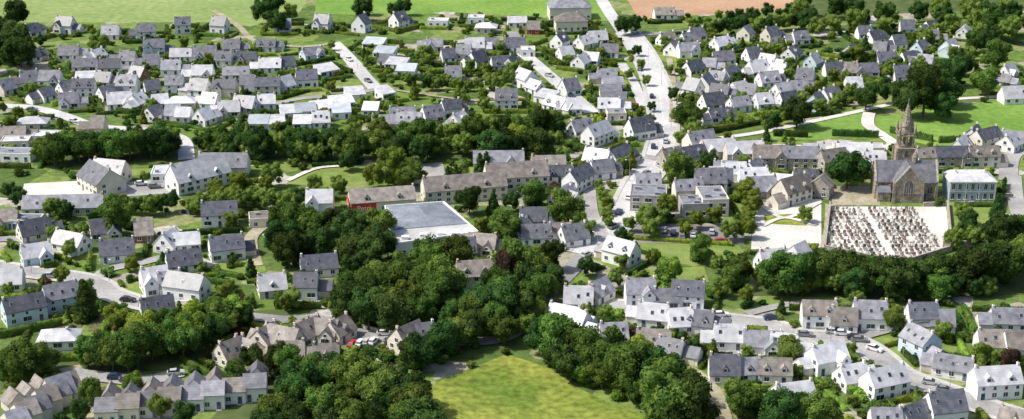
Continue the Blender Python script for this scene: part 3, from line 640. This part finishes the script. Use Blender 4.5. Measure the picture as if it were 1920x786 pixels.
ob("spire",m.build("spire",[CHST]),tw)
m=MB(); m.cone(0,0,0,1.6,.42,.38,6); m.cone(0,0,1.6,4.4,.5,.03,6)
pm=m.build("pinnacle",[CHST])
for sx in(-1,1):
    for sy in(-1,1): ob("pinnacle",pm,tw,(sx*2.35,ty+sy*2.35,21.95))
m=MB(); m.box(0,ty,33.1,.1,.1,1.4); m.box(0,ty,33.9,.8,.09,.1); m.cone(0,ty,34.5,34.7,.2,.2,8); ob("spire_cross",m.build("spire_cross",[METAL]),tw)
m=MB(); m.cone(2.9,ty-2.9,0,14,.95,.9,8); m.cone(2.9,ty-2.9,14,17,1.1,.05,8); ob("stair_turret",m.build("stair_turret",[CHST]),tw)
lw=archwin(.9,2.4,tr=False)
for z in(10.2,13.9): ob("window",lw,tw,(0,ty-2.7,z))
def wallrun(pts,h,t,mat,name,label,cat="wall"):
    m=MB(); W_=[P(u,v) for u,v in pts]
    for (ax,ay),(bx,by) in zip(W_[:-1],W_[1:]):
        L_=math.hypot(bx-ax,by-ay); r_=math.atan2(by-ay,bx-ax)
        m.box((ax+bx)/2,(ay+by)/2,-.05,L_-t,t,h,0,r_); m.box((ax+bx)/2,(ay+by)/2,h-.05,L_-t*.8,t+.15,.1,1,r_)
    return ob(name,m.build(name,[mat,WALL['g']]),label=label,category=cat)
wallrun([(1556,388),(1546,471),(1688,500),(1784,471),(1776,386)],1.8,.45,WALL['g'],"cemetery_wall","low granite wall enclosing the cemetery")
wallrun([(1730,388),(1776,386)],1.4,.4,WALL['g'],"cemetery_wall","low granite wall beside the church")
wallrun([(1778,372),(1900,372)],1.6,.3,WALL['g'],"garden_wall","granite garden wall in front of the town hall")
wallrun([(1766,463),(1850,463)],1.8,.4,WALL['g'],"garden_wall","granite garden wall below the cemetery")
wallrun([(1410,474),(1542,471)],1.0,.3,WALL['w'],"garden_wall","low pale wall along the gravel square")
wallrun([(50,388),(190,384)],1.6,.3,WALL['c'],"garden_wall","cream wall around the school yard")
wallrun([(640,606),(700,620),(735,632)],1.0,.25,WALL['c'],"garden_wall","low cream wall beside the car park")
# graves
def grave(mt,kind):
    m=MB(); m.box(0,0,0,.85,1.9,.3); m.box(0,0,.3,.7,1.7,.1)
    if kind==0: m.box(0,.85,.3,.85,.2,.7); m.prismy([(-.42,1.0),(.42,1.0),(.26,1.16),(0,1.25),(-.26,1.16)],.76,.95)
    elif kind==1: m.box(0,.8,.3,.6,.3,.4); m.box(0,.8,.7,.18,.16,1.1); m.box(0,.8,1.35,.7,.14,.18)
    else: m.box(0,.85,.3,.75,.22,1.1,0,0,.8)
    m.box(.15,-.3,.4,.28,.28,.28,1,0,.5)
    return m.build("grave",[GRAN[mt],LEAF['l'] if mt!=1 else LEAF['p']])
GV=[grave(0,0),grave(0,1),grave(0,2),grave(1,0),grave(1,1),grave(2,2),grave(2,0),grave(2,1)]
gn=0
xl,yb=P(1562,480); xr,_=P(1772,470); _,yt=P(1668,391)
for yy in np.arange(yb-1,yt,2.9):
    for xx in np.arange(xl,xr,1.65):
        mid=(xl+xr)/2
        if gn>=300 or abs(xx-mid)<.9: continue
        if not inpoly(xx,yy,cem) or not inpoly(xx,yy-1.2,cem) or random.random()<.07: continue
        k=random.randrange(8)
        ob("grave",GV[k],None,(xx+random.uniform(-.15,.15),yy+random.uniform(-.2,.2),.1),(0,0,random.uniform(-.05,.05)),(random.uniform(.85,1.1),1,random.uniform(.8,1.3)),
           label="granite grave slab with headstone on pale gravel",category="grave",group="graves in the cemetery"); gn+=1
# ---------------------------------------------------------------- foliage meshes
bm=bmesh.new(); bmesh.ops.create_icosphere(bm,subdivisions=2,radius=1); bm.verts.ensure_lookup_table()
ICV=np.array([v.co[:] for v in bm.verts]); ICT=np.array([[v.index for v in f.verts] for f in bm.faces]); bm.free()
def leaves(C,rad,n,size):
    d=np.random.normal(size=(n,3)); d/=np.linalg.norm(d,axis=1)[:,None]
    p=C+d*rad*np.random.uniform(.82,1.2,(n,1))
    a=np.random.normal(size=(n,3)); a-= d*(a*d).sum(1)[:,None]*.7; a/=np.linalg.norm(a,axis=1)[:,None]
    b=np.cross(d+np.random.normal(size=(n,3))*.5,a); b/=np.linalg.norm(b,axis=1)[:,None]
    s=size*np.random.uniform(.6,1.4,(n,1))
    V=np.stack([p-a*s*.5-b*s*.3,p+a*s*.5-b*s*.3,p+b*s*.6],1).reshape(-1,3)
    return V,np.arange(3*n).reshape(-1,3)
def join(parts):
    V=[];T=[];o=0
    for v,t in parts: V.append(v);T.append(t+o);o+=len(v)
    return np.concatenate(V),np.concatenate(T)
def crown(kind,seed,nl=220,core=.80):
    np.random.seed(seed); parts=[]
    if kind=='round':
        cl=[(0,0,.60,.27)]
        for i in range(16):
            a=i*2.4+np.random.rand(); z=np.random.uniform(.26,.86); wr=.27*math.sin(math.pi*min(1,max(.12,(z-.12)/.95)))+.02
            cl.append((math.cos(a)*wr*np.random.uniform(.6,1.1),math.sin(a)*wr*np.random.uniform(.6,1.1),z,np.random.uniform(.10,.16)))
        ls=.048
    elif kind=='wide':
        cl=[(0,0,.55,.30)]
        for i in range(21):
            a=i*2.4+np.random.rand(); z=np.random.uniform(.28,.84); wr=.36*math.sin(math.pi*min(1,max(.2,(z-.1)/.95)))
            cl.append((math.cos(a)*wr*np.random.uniform(.5,1.08),math.sin(a)*wr*np.random.uniform(.5,1.08),z,np.random.uniform(.10,.17)))
        ls=.048
    elif kind=='cone':
        cl=[]
        for i in range(16):
            z=.12+.8*i/15; r_=.24*(1-z)+.03; a=i*2.4; cl.append((math.cos(a)*r_*.6,math.sin(a)*r_*.6,z,r_*.8+.02))
        cl.append((0,0,.96,.035)); ls=.045
    elif kind=='bush':
        cl=[(0,0,.45,.40)]+[(np.random.uniform(-.35,.35),np.random.uniform(-.35,.35),np.random.uniform(.3,.75),np.random.uniform(.18,.30)) for _ in range(5)]; ls=.17; nl=nl//3
    for x,y,z,r in cl:
        j=ICV*(1+np.random.uniform(-.2,.2,(len(ICV),1)))*r*core+np.array([x,y,z]); parts.append((j,ICT))
        parts.append(leaves(np.array([x,y,z]),r,int(nl*(1 if r<.2 else 1.6)),ls))
    return join(parts)
CR={}
for k in ('round','wide','cone'):
    for s in range(6 if k!='cone' else 2): CR[(k,s)]=crown(k,{'round':10,'wide':150,'cone':290}[k]+s*11)
BU=[crown('bush',500+s,nl=150) for s in range(4)]
CRM={}
def crmesh(k,s,tone):
    if (k,s,tone) not in CRM: CRM[(k,s,tone)]=trimesh("crown",*CR[(k,s)],[LEAF[tone]])
    return CRM[(k,s,tone)]
def trunkmesh():
    m=MB()
    m.cone(0,0,0,.3,.028,.018,8); m.cone(0,0,.3,.62,.018,.008,6)
    me=m.build("trunk",[BARK]); bm=bmesh.new(); bm.from_mesh(me)
    for i in range(5):
        r=bmesh.ops.create_cone(bm,cap_ends=True,segments=5,radius1=.011,radius2=.004,depth=.3)
        M=Matrix.Translation((0,0,.2+.05*i))@Matrix.Rotation(i*1.3,4,'Z')@Matrix.Rotation(.75,4,'Y')@Matrix.Translation((0,0,.15))
        bmesh.ops.transform(bm,matrix=M,verts=r['verts'])
    bm.to_mesh(me); bm.free(); return me
TRK=trunkmesh()
TREES=[]
def T(u,v,h,tone='d',k=None,chk=False):
    h*=.87
    x,y=P(u,v,h*.5)
    if chk and not clear(x,y,.8,1.2,False): return
    TREES.append((x,y,h,tone,k or random.choice(('round','wide','wide'))))
def belt(pts,n,h,tone='d',jit=6,k=None,chk=True):
    L_=[math.hypot(b[0]-a[0],b[1]-a[1]) for a,b in zip(pts[:-1],pts[1:])]; tot=sum(L_)
    for i in range(n):
        d=tot*(i+.5)/n; j=0
        while d>L_[j]: d-=L_[j]; j+=1
        t=d/L_[j]; a,b=pts[j],pts[j+1]; u=a[0]+(b[0]-a[0])*t; v=a[1]+(b[1]-a[1])*t
        T(u+random.uniform(-jit,jit),v+random.uniform(-jit,jit)*.8,h*random.uniform(.72,1.22),random.choice(tone),k,chk)
def mass(poly,n,h,tone='d',md=5.0):
    us=[p[0] for p in poly]; vs=[p[1] for p in poly]; pts=[];tr=0
    while len(pts)<n and tr<n*40:
        tr+=1; u=random.uniform(min(us),max(us)); v=random.uniform(min(vs),max(vs))
        if not inpoly(u,v,poly): continue
        x,y=P(u,v,h*.45)
        if any((x-a)**2+(y-b)**2<md*md for a,b in pts): continue
        if not clear(x,y,.5,1.2,False): continue
        pts.append((x,y)); TREES.append((x,y,h*.87*random.uniform(.65,1.22),random.choice(tone),random.choice(('round','wide','wide'))))
belt([(75,285),(200,270),(335,268)],16,12,'ddmm'); belt([(120,268),(330,255)],10,10,'dm')
belt([(370,265),(540,268),(700,275)],22,11.5,'ddmm'); belt([(385,282),(690,284)],14,8,'dm')
belt([(700,262),(860,250),(1060,225)],19,11.5,'ddmm'); belt([(720,285),(900,270),(1050,262)],14,11,'ddm'); belt([(930,235),(1080,235)],6,9,'dm')
T(975,258,12,'l'); T(1010,262,9,'m')
mass([(-30,20),(45,25),(50,90),(20,115),(-30,110)],8,15,'d',6)
mass([(455,5),(515,0),(520,45),(460,50)],5,15,'d',5); T(545,20,10,'m'); T(680,18,13,'d'); T(685,10,11); T(742,20,12); T(760,12,10); T(185,82,11,'m'); T(30,70,15)
mass([(1500,5),(1640,18),(1760,10),(1950,10),(1950,60),(1820,60),(1700,40),(1600,50),(1500,45)],34,13,'ddmm',8)
belt([(1270,45),(1350,48),(1500,40)],13,9,'dm'); belt([(1330,30),(1500,22)],7,8,'dm')
T(1735,170,23,'d','wide'); T(1700,185,17,'d','wide'); T(1770,165,17,'d','wide'); T(1625,180,13); T(1665,170,12); T(1495,210,14); T(1290,218,12,'m'); T(1450,228,9); T(1790,130,16); T(1845,150,14,'m'); T(1870,100,15,'m'); T(1605,100,11,'l'); T(1740,140,13,'m'); T(1810,120,12); T(1770,200,13)
T(1440,95,10,'m');T(1735,70,11,'m');T(1835,75,13);T(1170,48,11);T(1190,45,10);T(1270,320,15,'m','wide');T(1285,330,10);T(1330,302,9);T(1590,318,15,'d','wide');T(1605,330,10,'m','wide');T(1395,303,7,'m')
belt([(1398,355),(1412,385),(1392,440)],8,8,'lm',8,'round',chk=False); belt([(1120,340),(1138,385),(1140,425)],7,6,'mml',3,'round',chk=False)
for a in [(1210,412,9,'m'),(1222,425,9,'m'),(1250,385,9,'l'),(1285,428,6,'l'),(1305,412,7,'l'),(1340,402,8,'l'),(1368,432,8,'m'),(1240,405,7,'m'),(1398,365,9,'l'),(1180,420,6,'m'),(1510,400,7,'m'),(1808,402,8,'m'),(1315,468,10,'m'),(1255,508,10,'l'),(1375,520,9,'m'),(1390,505,9,'m'),(1345,495,6,'m'),(1165,440,6,'d'),(1060,390,14,'m'),(1000,360,12,'m'),(880,375,11,'d'),(960,378,8,'d'),(950,422,12,'m'),(905,425,8,'l'),(1080,410,9,'m'),(735,308,14,'l'),(700,330,10,'l'),(770,325,11,'m'),(720,328,10,'m'),(750,330,9,'l'),(510,328,10,'m'),(590,345,8,'m'),(635,345,8,'m'),(500,345,7,'l'),(215,405,15,'m'),(235,395,9,'m'),(650,300,9,'d'),(1215,400,9,'m'),(1100,430,8,'m'),(35,370,8,'p'),(1895,675,8,'p'),(1140,605,5,'p'),(1300,650,6,'p'),(1100,500,7,'p'),(1480,655,8,'m'),(15,355,7,'p'),(1165,490,6,'m'),(1225,480,6,'l'),
 (1195,95,6,'d'),(1202,120,6,'m'),(1212,150,6,'m'),(1255,130,6,'m'),(1262,175,7,'d'),(1268,215,7,'m'),(1218,225,6,'m'),(1222,200,5,'d'),(1180,140,6,'m'),(1300,240,9,'m'),(300,760,7,'m'),(345,775,8,'d'),(170,735,8,'m'),(150,770,7,'d'),(440,700,8,'m'),(250,722,7,'l'),
 (1000,555,12,'m'),(975,580,12,'d'),(1020,540,11,'m'),(1035,520,11,'d'),(925,600,11,'m'),(890,610,11,'d'),(945,615,10,'m'),(850,625,10,'m'),(1010,585,9,'m')]: T(*a)
for a in [(925,380,9),(900,308,9),(912,305,9),(855,322,6),(840,325,6),(158,562,13),(1310,460,10),(1870,390,10),(470,500,7),(1250,400,7),(305,485,5),(1382,515,9)]: T(a[0],a[1],a[2],'d','cone')
mass([(385,330),(465,325),(475,365),(390,372)],6,9,'ll',4)
belt([(90,392),(200,385),(330,380)],12,7.5,'dm',4); belt([(350,385),(460,372),(560,372),(640,345)],12,8,'dmm',6)
mass([(500,415),(560,400),(650,415),(735,430),(735,450),(700,490),(655,495),(655,460),(540,470),(500,460)],18,12,'dddm',5)
mass([(635,540),(700,500),(800,470),(850,470),(845,580),(700,600),(650,590)],26,13.5,'dmmm',6)
mass([(935,480),(1075,465),(1050,510),(980,560),(880,590),(860,565),(930,540)],16,13,'dmmm',6)
T(970,490,17,'m','wide'); T(960,505,14,'p','wide')
belt([(0,690),(130,665),(300,640),(400,625)],16,11.5,'dmmm'); belt([(120,680),(240,655),(400,610),(470,590)],14,10.5,'mmdl'); belt([(250,620),(400,585),(560,560)],12,9,'llm'); belt([(480,575),(600,565)],5,10,'dm')
belt([(490,690),(540,680),(600,700),(700,690)],6,9,'dm'); T(520,675,10); T(540,680,10,'m'); T(472,670,8)
mass([(500,800),(530,735),(600,715),(700,705),(790,745),(810,800)],28,11,'ddmm',5); belt([(630,690),(720,720),(780,770)],6,11,'dm')
belt([(760,665),(820,640),(880,620),(1000,600)],11,10,'dmd')
belt([(1010,630),(1100,660),(1190,685),(1290,735)],16,14,'dmmm',9); belt([(1020,660),(1120,700),(1230,740),(1300,780)],9,10,'dm',9); T(1255,745,19,'m','wide'); T(1290,760,17,'d','wide')
belt([(1430,520),(1560,500),(1640,515),(1720,510),(1850,505),(1930,470)],25,13.5,'ddmm',8,chk=False); belt([(1450,535),(1600,530),(1700,545),(1870,540)],13,9,'dm',8,chk=False); belt([(1860,440),(1930,430)],5,13,'dm')
belt([(1370,745),(1450,765),(1570,785)],8,10,'dmm'); belt([(1370,720),(1400,760)],3,8,'m')
mass([(1780,405),(1840,410),(1830,460),(1780,455)],4,8,'dm',5)
belt([(750,150),(860,160),(960,150)],12,7,'dm',6); belt([(790,95),(800,120)],3,8,'m'); belt([(870,120),(1000,130)],5,7,'m')
for i_ in range(520):
    q=i_%6
    if q in (0,5): u,v=random.uniform(0,1150),random.uniform(70,240)
    elif q in (1,2): u,v=random.uniform(1240,1900),random.uniform(60,235)
    else: u,v=random.choice([(random.uniform(0,600),random.uniform(410,600)),(random.uniform(1030,1900),random.uniform(520,780)),(random.uniform(1030,1900),random.uniform(520,780)),(random.uniform(1000,1540),random.uniform(250,350))])
    h=random.uniform(3.5,7.2); x,y=P(u,v,h*.5)
    if q==5: h*=.75
    if clear(x,y,1,1.2): TREES.append((x,y,h,random.choice('dmmmll'),random.choice(('round','wide','round','cone'))))
TREES.sort(key=lambda t:-t[2]*1.0/t[1])
TL={'d':'dark green','m':'mid green','l':'bright light green','p':'purple-leaved'}
for i,(x,y,h,tone,k) in enumerate(TREES[:300]):
    s=random.randrange(6 if k!='cone' else 2); rz=random.uniform(0,6.28); wsc=random.uniform(.88,1.15) if k!='cone' else .9
    near="standing in the wooded belt" if h>8 else "standing in a village garden"
    o=ob("tree" if k!='cone' else "conifer_tree",None,None,(x,y,0),(0,0,rz),label=f"{TL[tone]} {'narrow conifer' if k=='cone' else 'broadleaf tree'} {near}",category="tree",group="trees of the village")
    ob("trunk",TRK,o,(0,0,0),(0,0,0),(h,h,h)); ob("crown",crmesh(k,s,tone),o,(0,0,0),(0,0,0),(h*wsc,h*wsc,h))
def bulk(name,items,src,tone,label,cat):
    if not items: return
    parts=[]
    for k,x,y,sx,sy,sz,r in items:
        V,Tt=src[k]; V=V*np.array([sx,sy,sz]); c,s=math.cos(r),math.sin(r)
        V=np.stack([V[:,0]*c-V[:,1]*s+x,V[:,0]*s+V[:,1]*c+y,V[:,2]],1); parts.append((V,Tt))
    me=trimesh(name,*join(parts),[LEAF[tone]]); ob(name,me,kind="stuff",label=label,category=cat)
SM=[crown('round',301,nl=70),crown('wide',302,nl=70),crown('cone',303,nl=50),crown('round',304,nl=70),crown('wide',305,nl=70)]
rest=TREES[300:]
for tone in 'dml':
    it=[(random.choice({'round':[0,3],'wide':[1,4],'cone':[2]}[k]),x,y,h,h,h,random.uniform(0,6)) for x,y,h,tn,k in rest if tn==tone or (tone=='d' and tn=='p')]
    bulk("distant_trees",it,SM,tone,"distant mass of trees among the village gardens","trees")
print("TREES",len(TREES),"HOUSES",len(FOOT))
# ---------------------------------------------------------------- hedges
def hedgegeo(n4,seed):
    np.random.seed(seed); L_=4.0*n4; parts=[]
    nx=int(L_/.5); prof=[(-.45,0),(-.5,.8),(-.4,1.45),(0,1.6),(.4,1.45),(.5,.8),(.45,0)]
    g=np.array([[(-L_/2+L_*i/nx,a+np.random.uniform(-.09,.09),b*(1+np.random.uniform(-.07,.07))) for a,b in prof] for i in range(nx+1)]).reshape(-1,3)
    q=[]; m=len(prof)
    for i in range(nx):
        for j in range(m-1):
            a=i*m+j; q+= [(a,a+m,a+1),(a+1,a+m,a+m+1)]
    for e_ in (0,nx*m): q+=[(e_,e_+j,e_+j+1) for j in range(1,m-1)]
    parts.append((g,np.array(q)))
    n=int(L_*26); k=np.random.randint(1,m-2,n); t=np.random.rand(n); pr=np.array(prof)
    y=pr[k,0]*(1-t)+pr[k+1,0]*t; z=pr[k,1]*(1-t)+pr[k+1,1]*t; x=np.random.uniform(-L_/2,L_/2,n)
    C=np.stack([x,y*1.05,z*1.03],1); a=np.random.normal(size=(n,3))*.17; b=np.random.normal(size=(n,3))*.17
    parts.append((np.stack([C-a,C+a,C+b],1).reshape(-1,3),np.arange(3*n).reshape(-1,3)))
    return join(parts)
HG={n:hedgegeo(n,400+n) for n in range(1,7)}; HGM={}
HED=[]
def hedge_line(x0,y0,x1,y1,hs,tone,mr=.6,mh=.8,zones=True):
    L_=math.hypot(x1-x0,y1-y0); n=int(L_//4)
    if n<1: return
    dx,dy=(x1-x0)/L_,(y1-y0)/L_; run=[]
    def flush(run):
        while run:
            r=run[:6]; run=run[6:]
            c=(r[0]+r[-1]+1)/2*4; HED.append((x0+dx*c,y0+dy*c,math.atan2(dy,dx),len(r),hs,tone))
    for i in range(n):
        ok=all(clear(x0+dx*(4*i+q),y0+dy*(4*i+q),mr,mh,zones) for q in (.3,2,3.7))
        if ok: run.append(i)
        else: flush(run); run=[]
    flush(run)
foot0=list(FOOT)
for (x,y,c,s,a,b) in foot0:
    if a<2.7 or a>9: continue
    A=a+random.uniform(2.5,5.5); B1=b+random.uniform(3.5,6); B2=b+random.uniform(5,9)
    cs=[(-A,-B1),(A,-B1),(A,B2),(-A,B2)]; cs=[(x+p*c-q*s,y+p*s+q*c) for p,q in cs]
    for i in range(4):
        if random.random()<.78:
            p,q=cs[i],cs[(i+1)%4]; hedge_line(*p,*q,random.uniform(.6,1.3),random.choice('dmmml'))
def hpx(pts,hs=1.0,tone='d',zones=False):
    W_=[P(u,v) for u,v in pts]
    for p,q in zip(W_[:-1],W_[1:]): hedge_line(*p,*q,hs,tone,0,0,zones)
hpx([(1330,252),(1450,228),(1620,208)],1.0); hpx([(1190,450),(1385,462)],.8,'l'); hpx([(1790,388),(1880,388)],.9); hpx([(1650,245),(1760,268),(1890,262)],1.4)
hpx([(195,540),(215,562),(290,580)],1.1,'m'); hpx([(380,510),(470,525)],.9,'m'); hpx([(585,312),(690,308)],.8); hpx([(1680,650),(1720,690),(1760,705)],.9); hpx([(1640,660),(1700,712)],1.0)
hpx([(1785,690),(1840,760)],1.0); hpx([(0,172),(120,190),(200,215)],1); hpx([(720,640),(710,665),(760,672)],1,'m'); hpx([(1460,612),(1490,600),(1680,625)],.8); hpx([(1770,740),(1840,770)],1.1)
hpx([(1885,340),(1870,420)],1.6); hpx([(1560,255),(1650,258)],1.5); hpx([(1450,255),(1530,258)],1.4); hpx([(1545,600),(1690,620)],.9)
HED.sort(key=lambda t:-t[3]/t[1] if t[3]>1 else 0)
print("HEDGES",len(HED))
for (x,y,r,n,hs,tone) in HED[:300]:
    if (n,tone) not in HGM: HGM[(n,tone)]=trimesh("hedge",*HG[n],[LEAF[tone]])
    ob("hedge",HGM[(n,tone)],None,(x,y,0),(0,0,r),(1,random.uniform(.9,1.5),hs),label=f"clipped {TL[tone]} garden hedge along a plot boundary",category="hedge",group="garden hedges")
for tone in 'dml':
    bulk("distant_hedges",[(n,x,y,1,1.2,hs,r) for x,y,r,n,hs,tn in HED[300:] if tn==tone],HG,tone,"distant garden hedges between the houses","hedges")
# ---------------------------------------------------------------- bushes
BUS=[]
for (x,y,c,s,a,b) in foot0:
    if a<2.7: continue
    for k in range(8):
        an=random.uniform(0,6.28); p=(a+random.uniform(1.5,7))*math.cos(an)*1.2; q=(b+random.uniform(1.5,7))*math.sin(an)*1.2
        X,Y=x+p*c-q*s,y+p*s+q*c
        if clear(X,Y,.8,.8): BUS.append((X,Y,random.uniform(1.0,2.7),random.choice('ddmmmllp')))
for _ in range(600):
    u,v=random.uniform(0,1920),random.uniform(60,780); x,y=P(u,v)
    if clear(x,y,.8,.8): BUS.append((x,y,random.uniform(1.2,3.2),random.choice('dmmml')))
BUS.sort(key=lambda t:-t[2]/t[1]); BM={}
print("BUSHES",len(BUS))
for (x,y,h,tone) in BUS[:300]:
    k=random.randrange(4)
    if (k,tone) not in BM: BM[(k,tone)]=trimesh("bush",*BU[k],[LEAF[tone]])
    ob("bush",BM[(k,tone)],None,(x,y,-.05*h),(0,0,random.uniform(0,6)),(h*1.2,h*1.2,h),label=f"rounded {TL[tone]} garden bush on a lawn",category="bush",group="garden bushes")
for tone in 'dml':
    bulk("distant_bushes",[(random.randrange(4),x,y,h*1.2,h*1.2,h,random.uniform(0,6)) for x,y,h,tn in BUS[300:] if tn==tone],BU,tone,"distant shrubs scattered through the gardens","bushes")
# ---------------------------------------------------------------- cars
def carparts(col,cn):
    paint=surf("car_paint_"+cn,col,tuple(c*1.1 for c in col),1,0.25,spec=0.6)
    def sec(m,prof):
        n=len(prof); vs=[(x,-h,z) for x,z,h in prof]+[(x,h,z) for x,z,h in prof]
        m.poly(vs,[(i,(i+1)%n,n+(i+1)%n,n+i) for i in range(n)]+[tuple(range(n-1,-1,-1)),tuple(range(n,2*n))])
    m=MB()
    sec(m,[(-2.05,.3,.8),(2.05,.3,.8),(2.12,.55,.8),(2.0,.8,.78),(1.1,.95,.82),(-1.6,1.0,.82),(-2.08,.9,.8),(-2.12,.55,.8)])
    sec(m,[(-1.35,1.37,.6),(.15,1.43,.6),(.2,1.47,.56),(-1.3,1.41,.56)])
    body=m.build("body",[paint])
    m=MB(); sec(m,[(-1.85,.96,.76),(1.0,.93,.76),(.2,1.42,.6),(-1.35,1.38,.6)])
    return body,m.build("window_glass",[GLASS])
CARC={'white':(.75,.75,.75),'red':(.5,.03,.02),'silver':(.45,.46,.48),'dark blue':(.03,.05,.12),'black':(.02,.02,.022),'grey':(.2,.2,.21)}
CP={k:carparts(v,k.replace(' ','_')) for k,v in CARC.items()}
bm=bmesh.new(); bmesh.ops.create_cone(bm,cap_ends=True,segments=14,radius1=.32,radius2=.32,depth=.2); bmesh.ops.rotate(bm,matrix=Matrix.Rotation(math.pi/2,3,'X'),verts=bm.verts)
r_=bmesh.ops.create_cone(bm,cap_ends=True,segments=10,radius1=.18,radius2=.18,depth=.23); bmesh.ops.rotate(bm,matrix=Matrix.Rotation(math.pi/2,3,'X'),verts=r_['verts'])
WHL=bpy.data.meshes.new("wheel"); bm.to_mesh(WHL); bm.free(); WHL.materials.append(TYRE); WHL.materials.append(METAL)
for p in WHL.polygons: p.material_index=1 if max(abs(WHL.vertices[i].co.x) for i in p.vertices)<.19 and max(abs(WHL.vertices[i].co.z) for i in p.vertices)<.19 else 0
m=MB(); m.box(0,0,0,.08,.35,.16,0,0,.85); HLM=m.build("headlight",[WHITE])
def car(u,v,yaw,c,where="parked beside the street"):
    x,y=P(u,v,.6); o=ob("car",None,None,(x,y,RZ[0]*.8),(0,0,math.radians(yaw)),label=f"small {c} hatchback car {where}",category="car",group="cars in the village")
    b,g=CP[c]; ob("body",b,o); ob("window_glass",g,o)
    for a in(-1.28,1.3):
        for s in(-.75,.75): ob("wheel",WHL,o,(a,s,.32))
    for s in(-.55,.55): ob("headlight",HLM,o,(2.08,s,.6))
for a in [(662,646,70,'red'),(676,644,70,'white'),(688,642,70,'silver'),(700,641,70,'white'),(722,626,0,'white'),(735,640,10,'grey'),
 (1245,432,80,'silver'),(1262,437,80,'dark blue'),(1280,444,80,'grey'),(1300,441,80,'white'),(1320,447,80,'black'),(1335,436,80,'silver'),(1352,453,10,'red'),(1225,441,80,'white'),
 (1352,591,5,'white'),(1447,597,5,'dark blue'),(1563,623,-5,'silver'),(1580,626,-8,'white'),(1604,634,-10,'black'),(1612,638,-10,'grey'),(1745,718,-20,'silver'),(1772,732,-20,'grey'),
 (1885,407,0,'white'),(218,708,5,'dark blue'),(240,712,5,'grey'),(1222,181,85,'black'),(1232,235,88,'white'),(1195,295,60,'silver'),(1212,325,60,'grey'),(1180,370,70,'white'),(1160,398,70,'dark blue'),
 (1182,208,80,'white'),(1188,196,80,'red'),(1275,198,40,'silver'),(655,112,-60,'white'),(690,152,-55,'grey'),(1030,142,-45,'silver'),(1070,180,-45,'dark blue'),(60,206,0,'grey'),(140,228,-20,'white'),
 (95,518,-5,'silver'),(240,563,-10,'black'),(1410,650,10,'white'),(1100,478,50,'silver'),(265,345,10,'white'),(290,350,10,'grey'),(1190,60,0,'white'),(1350,645,0,'grey'),(330,700,10,'silver'),
 (1200,130,75,'grey'),(1248,265,85,'silver'),(1225,275,85,'dark blue'),(1150,425,50,'grey'),(1640,655,-40,'white'),(1510,628,-10,'grey'),(1240,590,-5,'black'),(310,575,0,'white')]: car(*a)
# ---------------------------------------------------------------- street lamps
def lampm():
    m=MB(); m.cone(0,0,0,7.2,.09,.05,8); m.box(.6,0,7.15,1.3,.07,.07); return m.build("pole",[METAL])
LP=lampm(); m=MB(); m.box(1.3,0,7.05,.7,.25,.13,0,0,.8); LH=m.build("lamp_head",[WHITE])
for u,v in [(673,585),(808,590),(1557,632),(1350,640),(205,520),(1240,150),(1215,110),(1258,230),(1210,260),(1180,330),(670,120),(1035,145),(1780,725),(60,505),(1120,470),(1690,690)]:
    x,y=P(u,v+10); o=ob("street_lamp",None,None,(x,y,0),(0,0,random.uniform(0,6.28)),label="grey metal street lamp with a single arm",category="street lamp",group="street lamps"); ob("pole",LP,o); ob("lamp_head",LH,o)
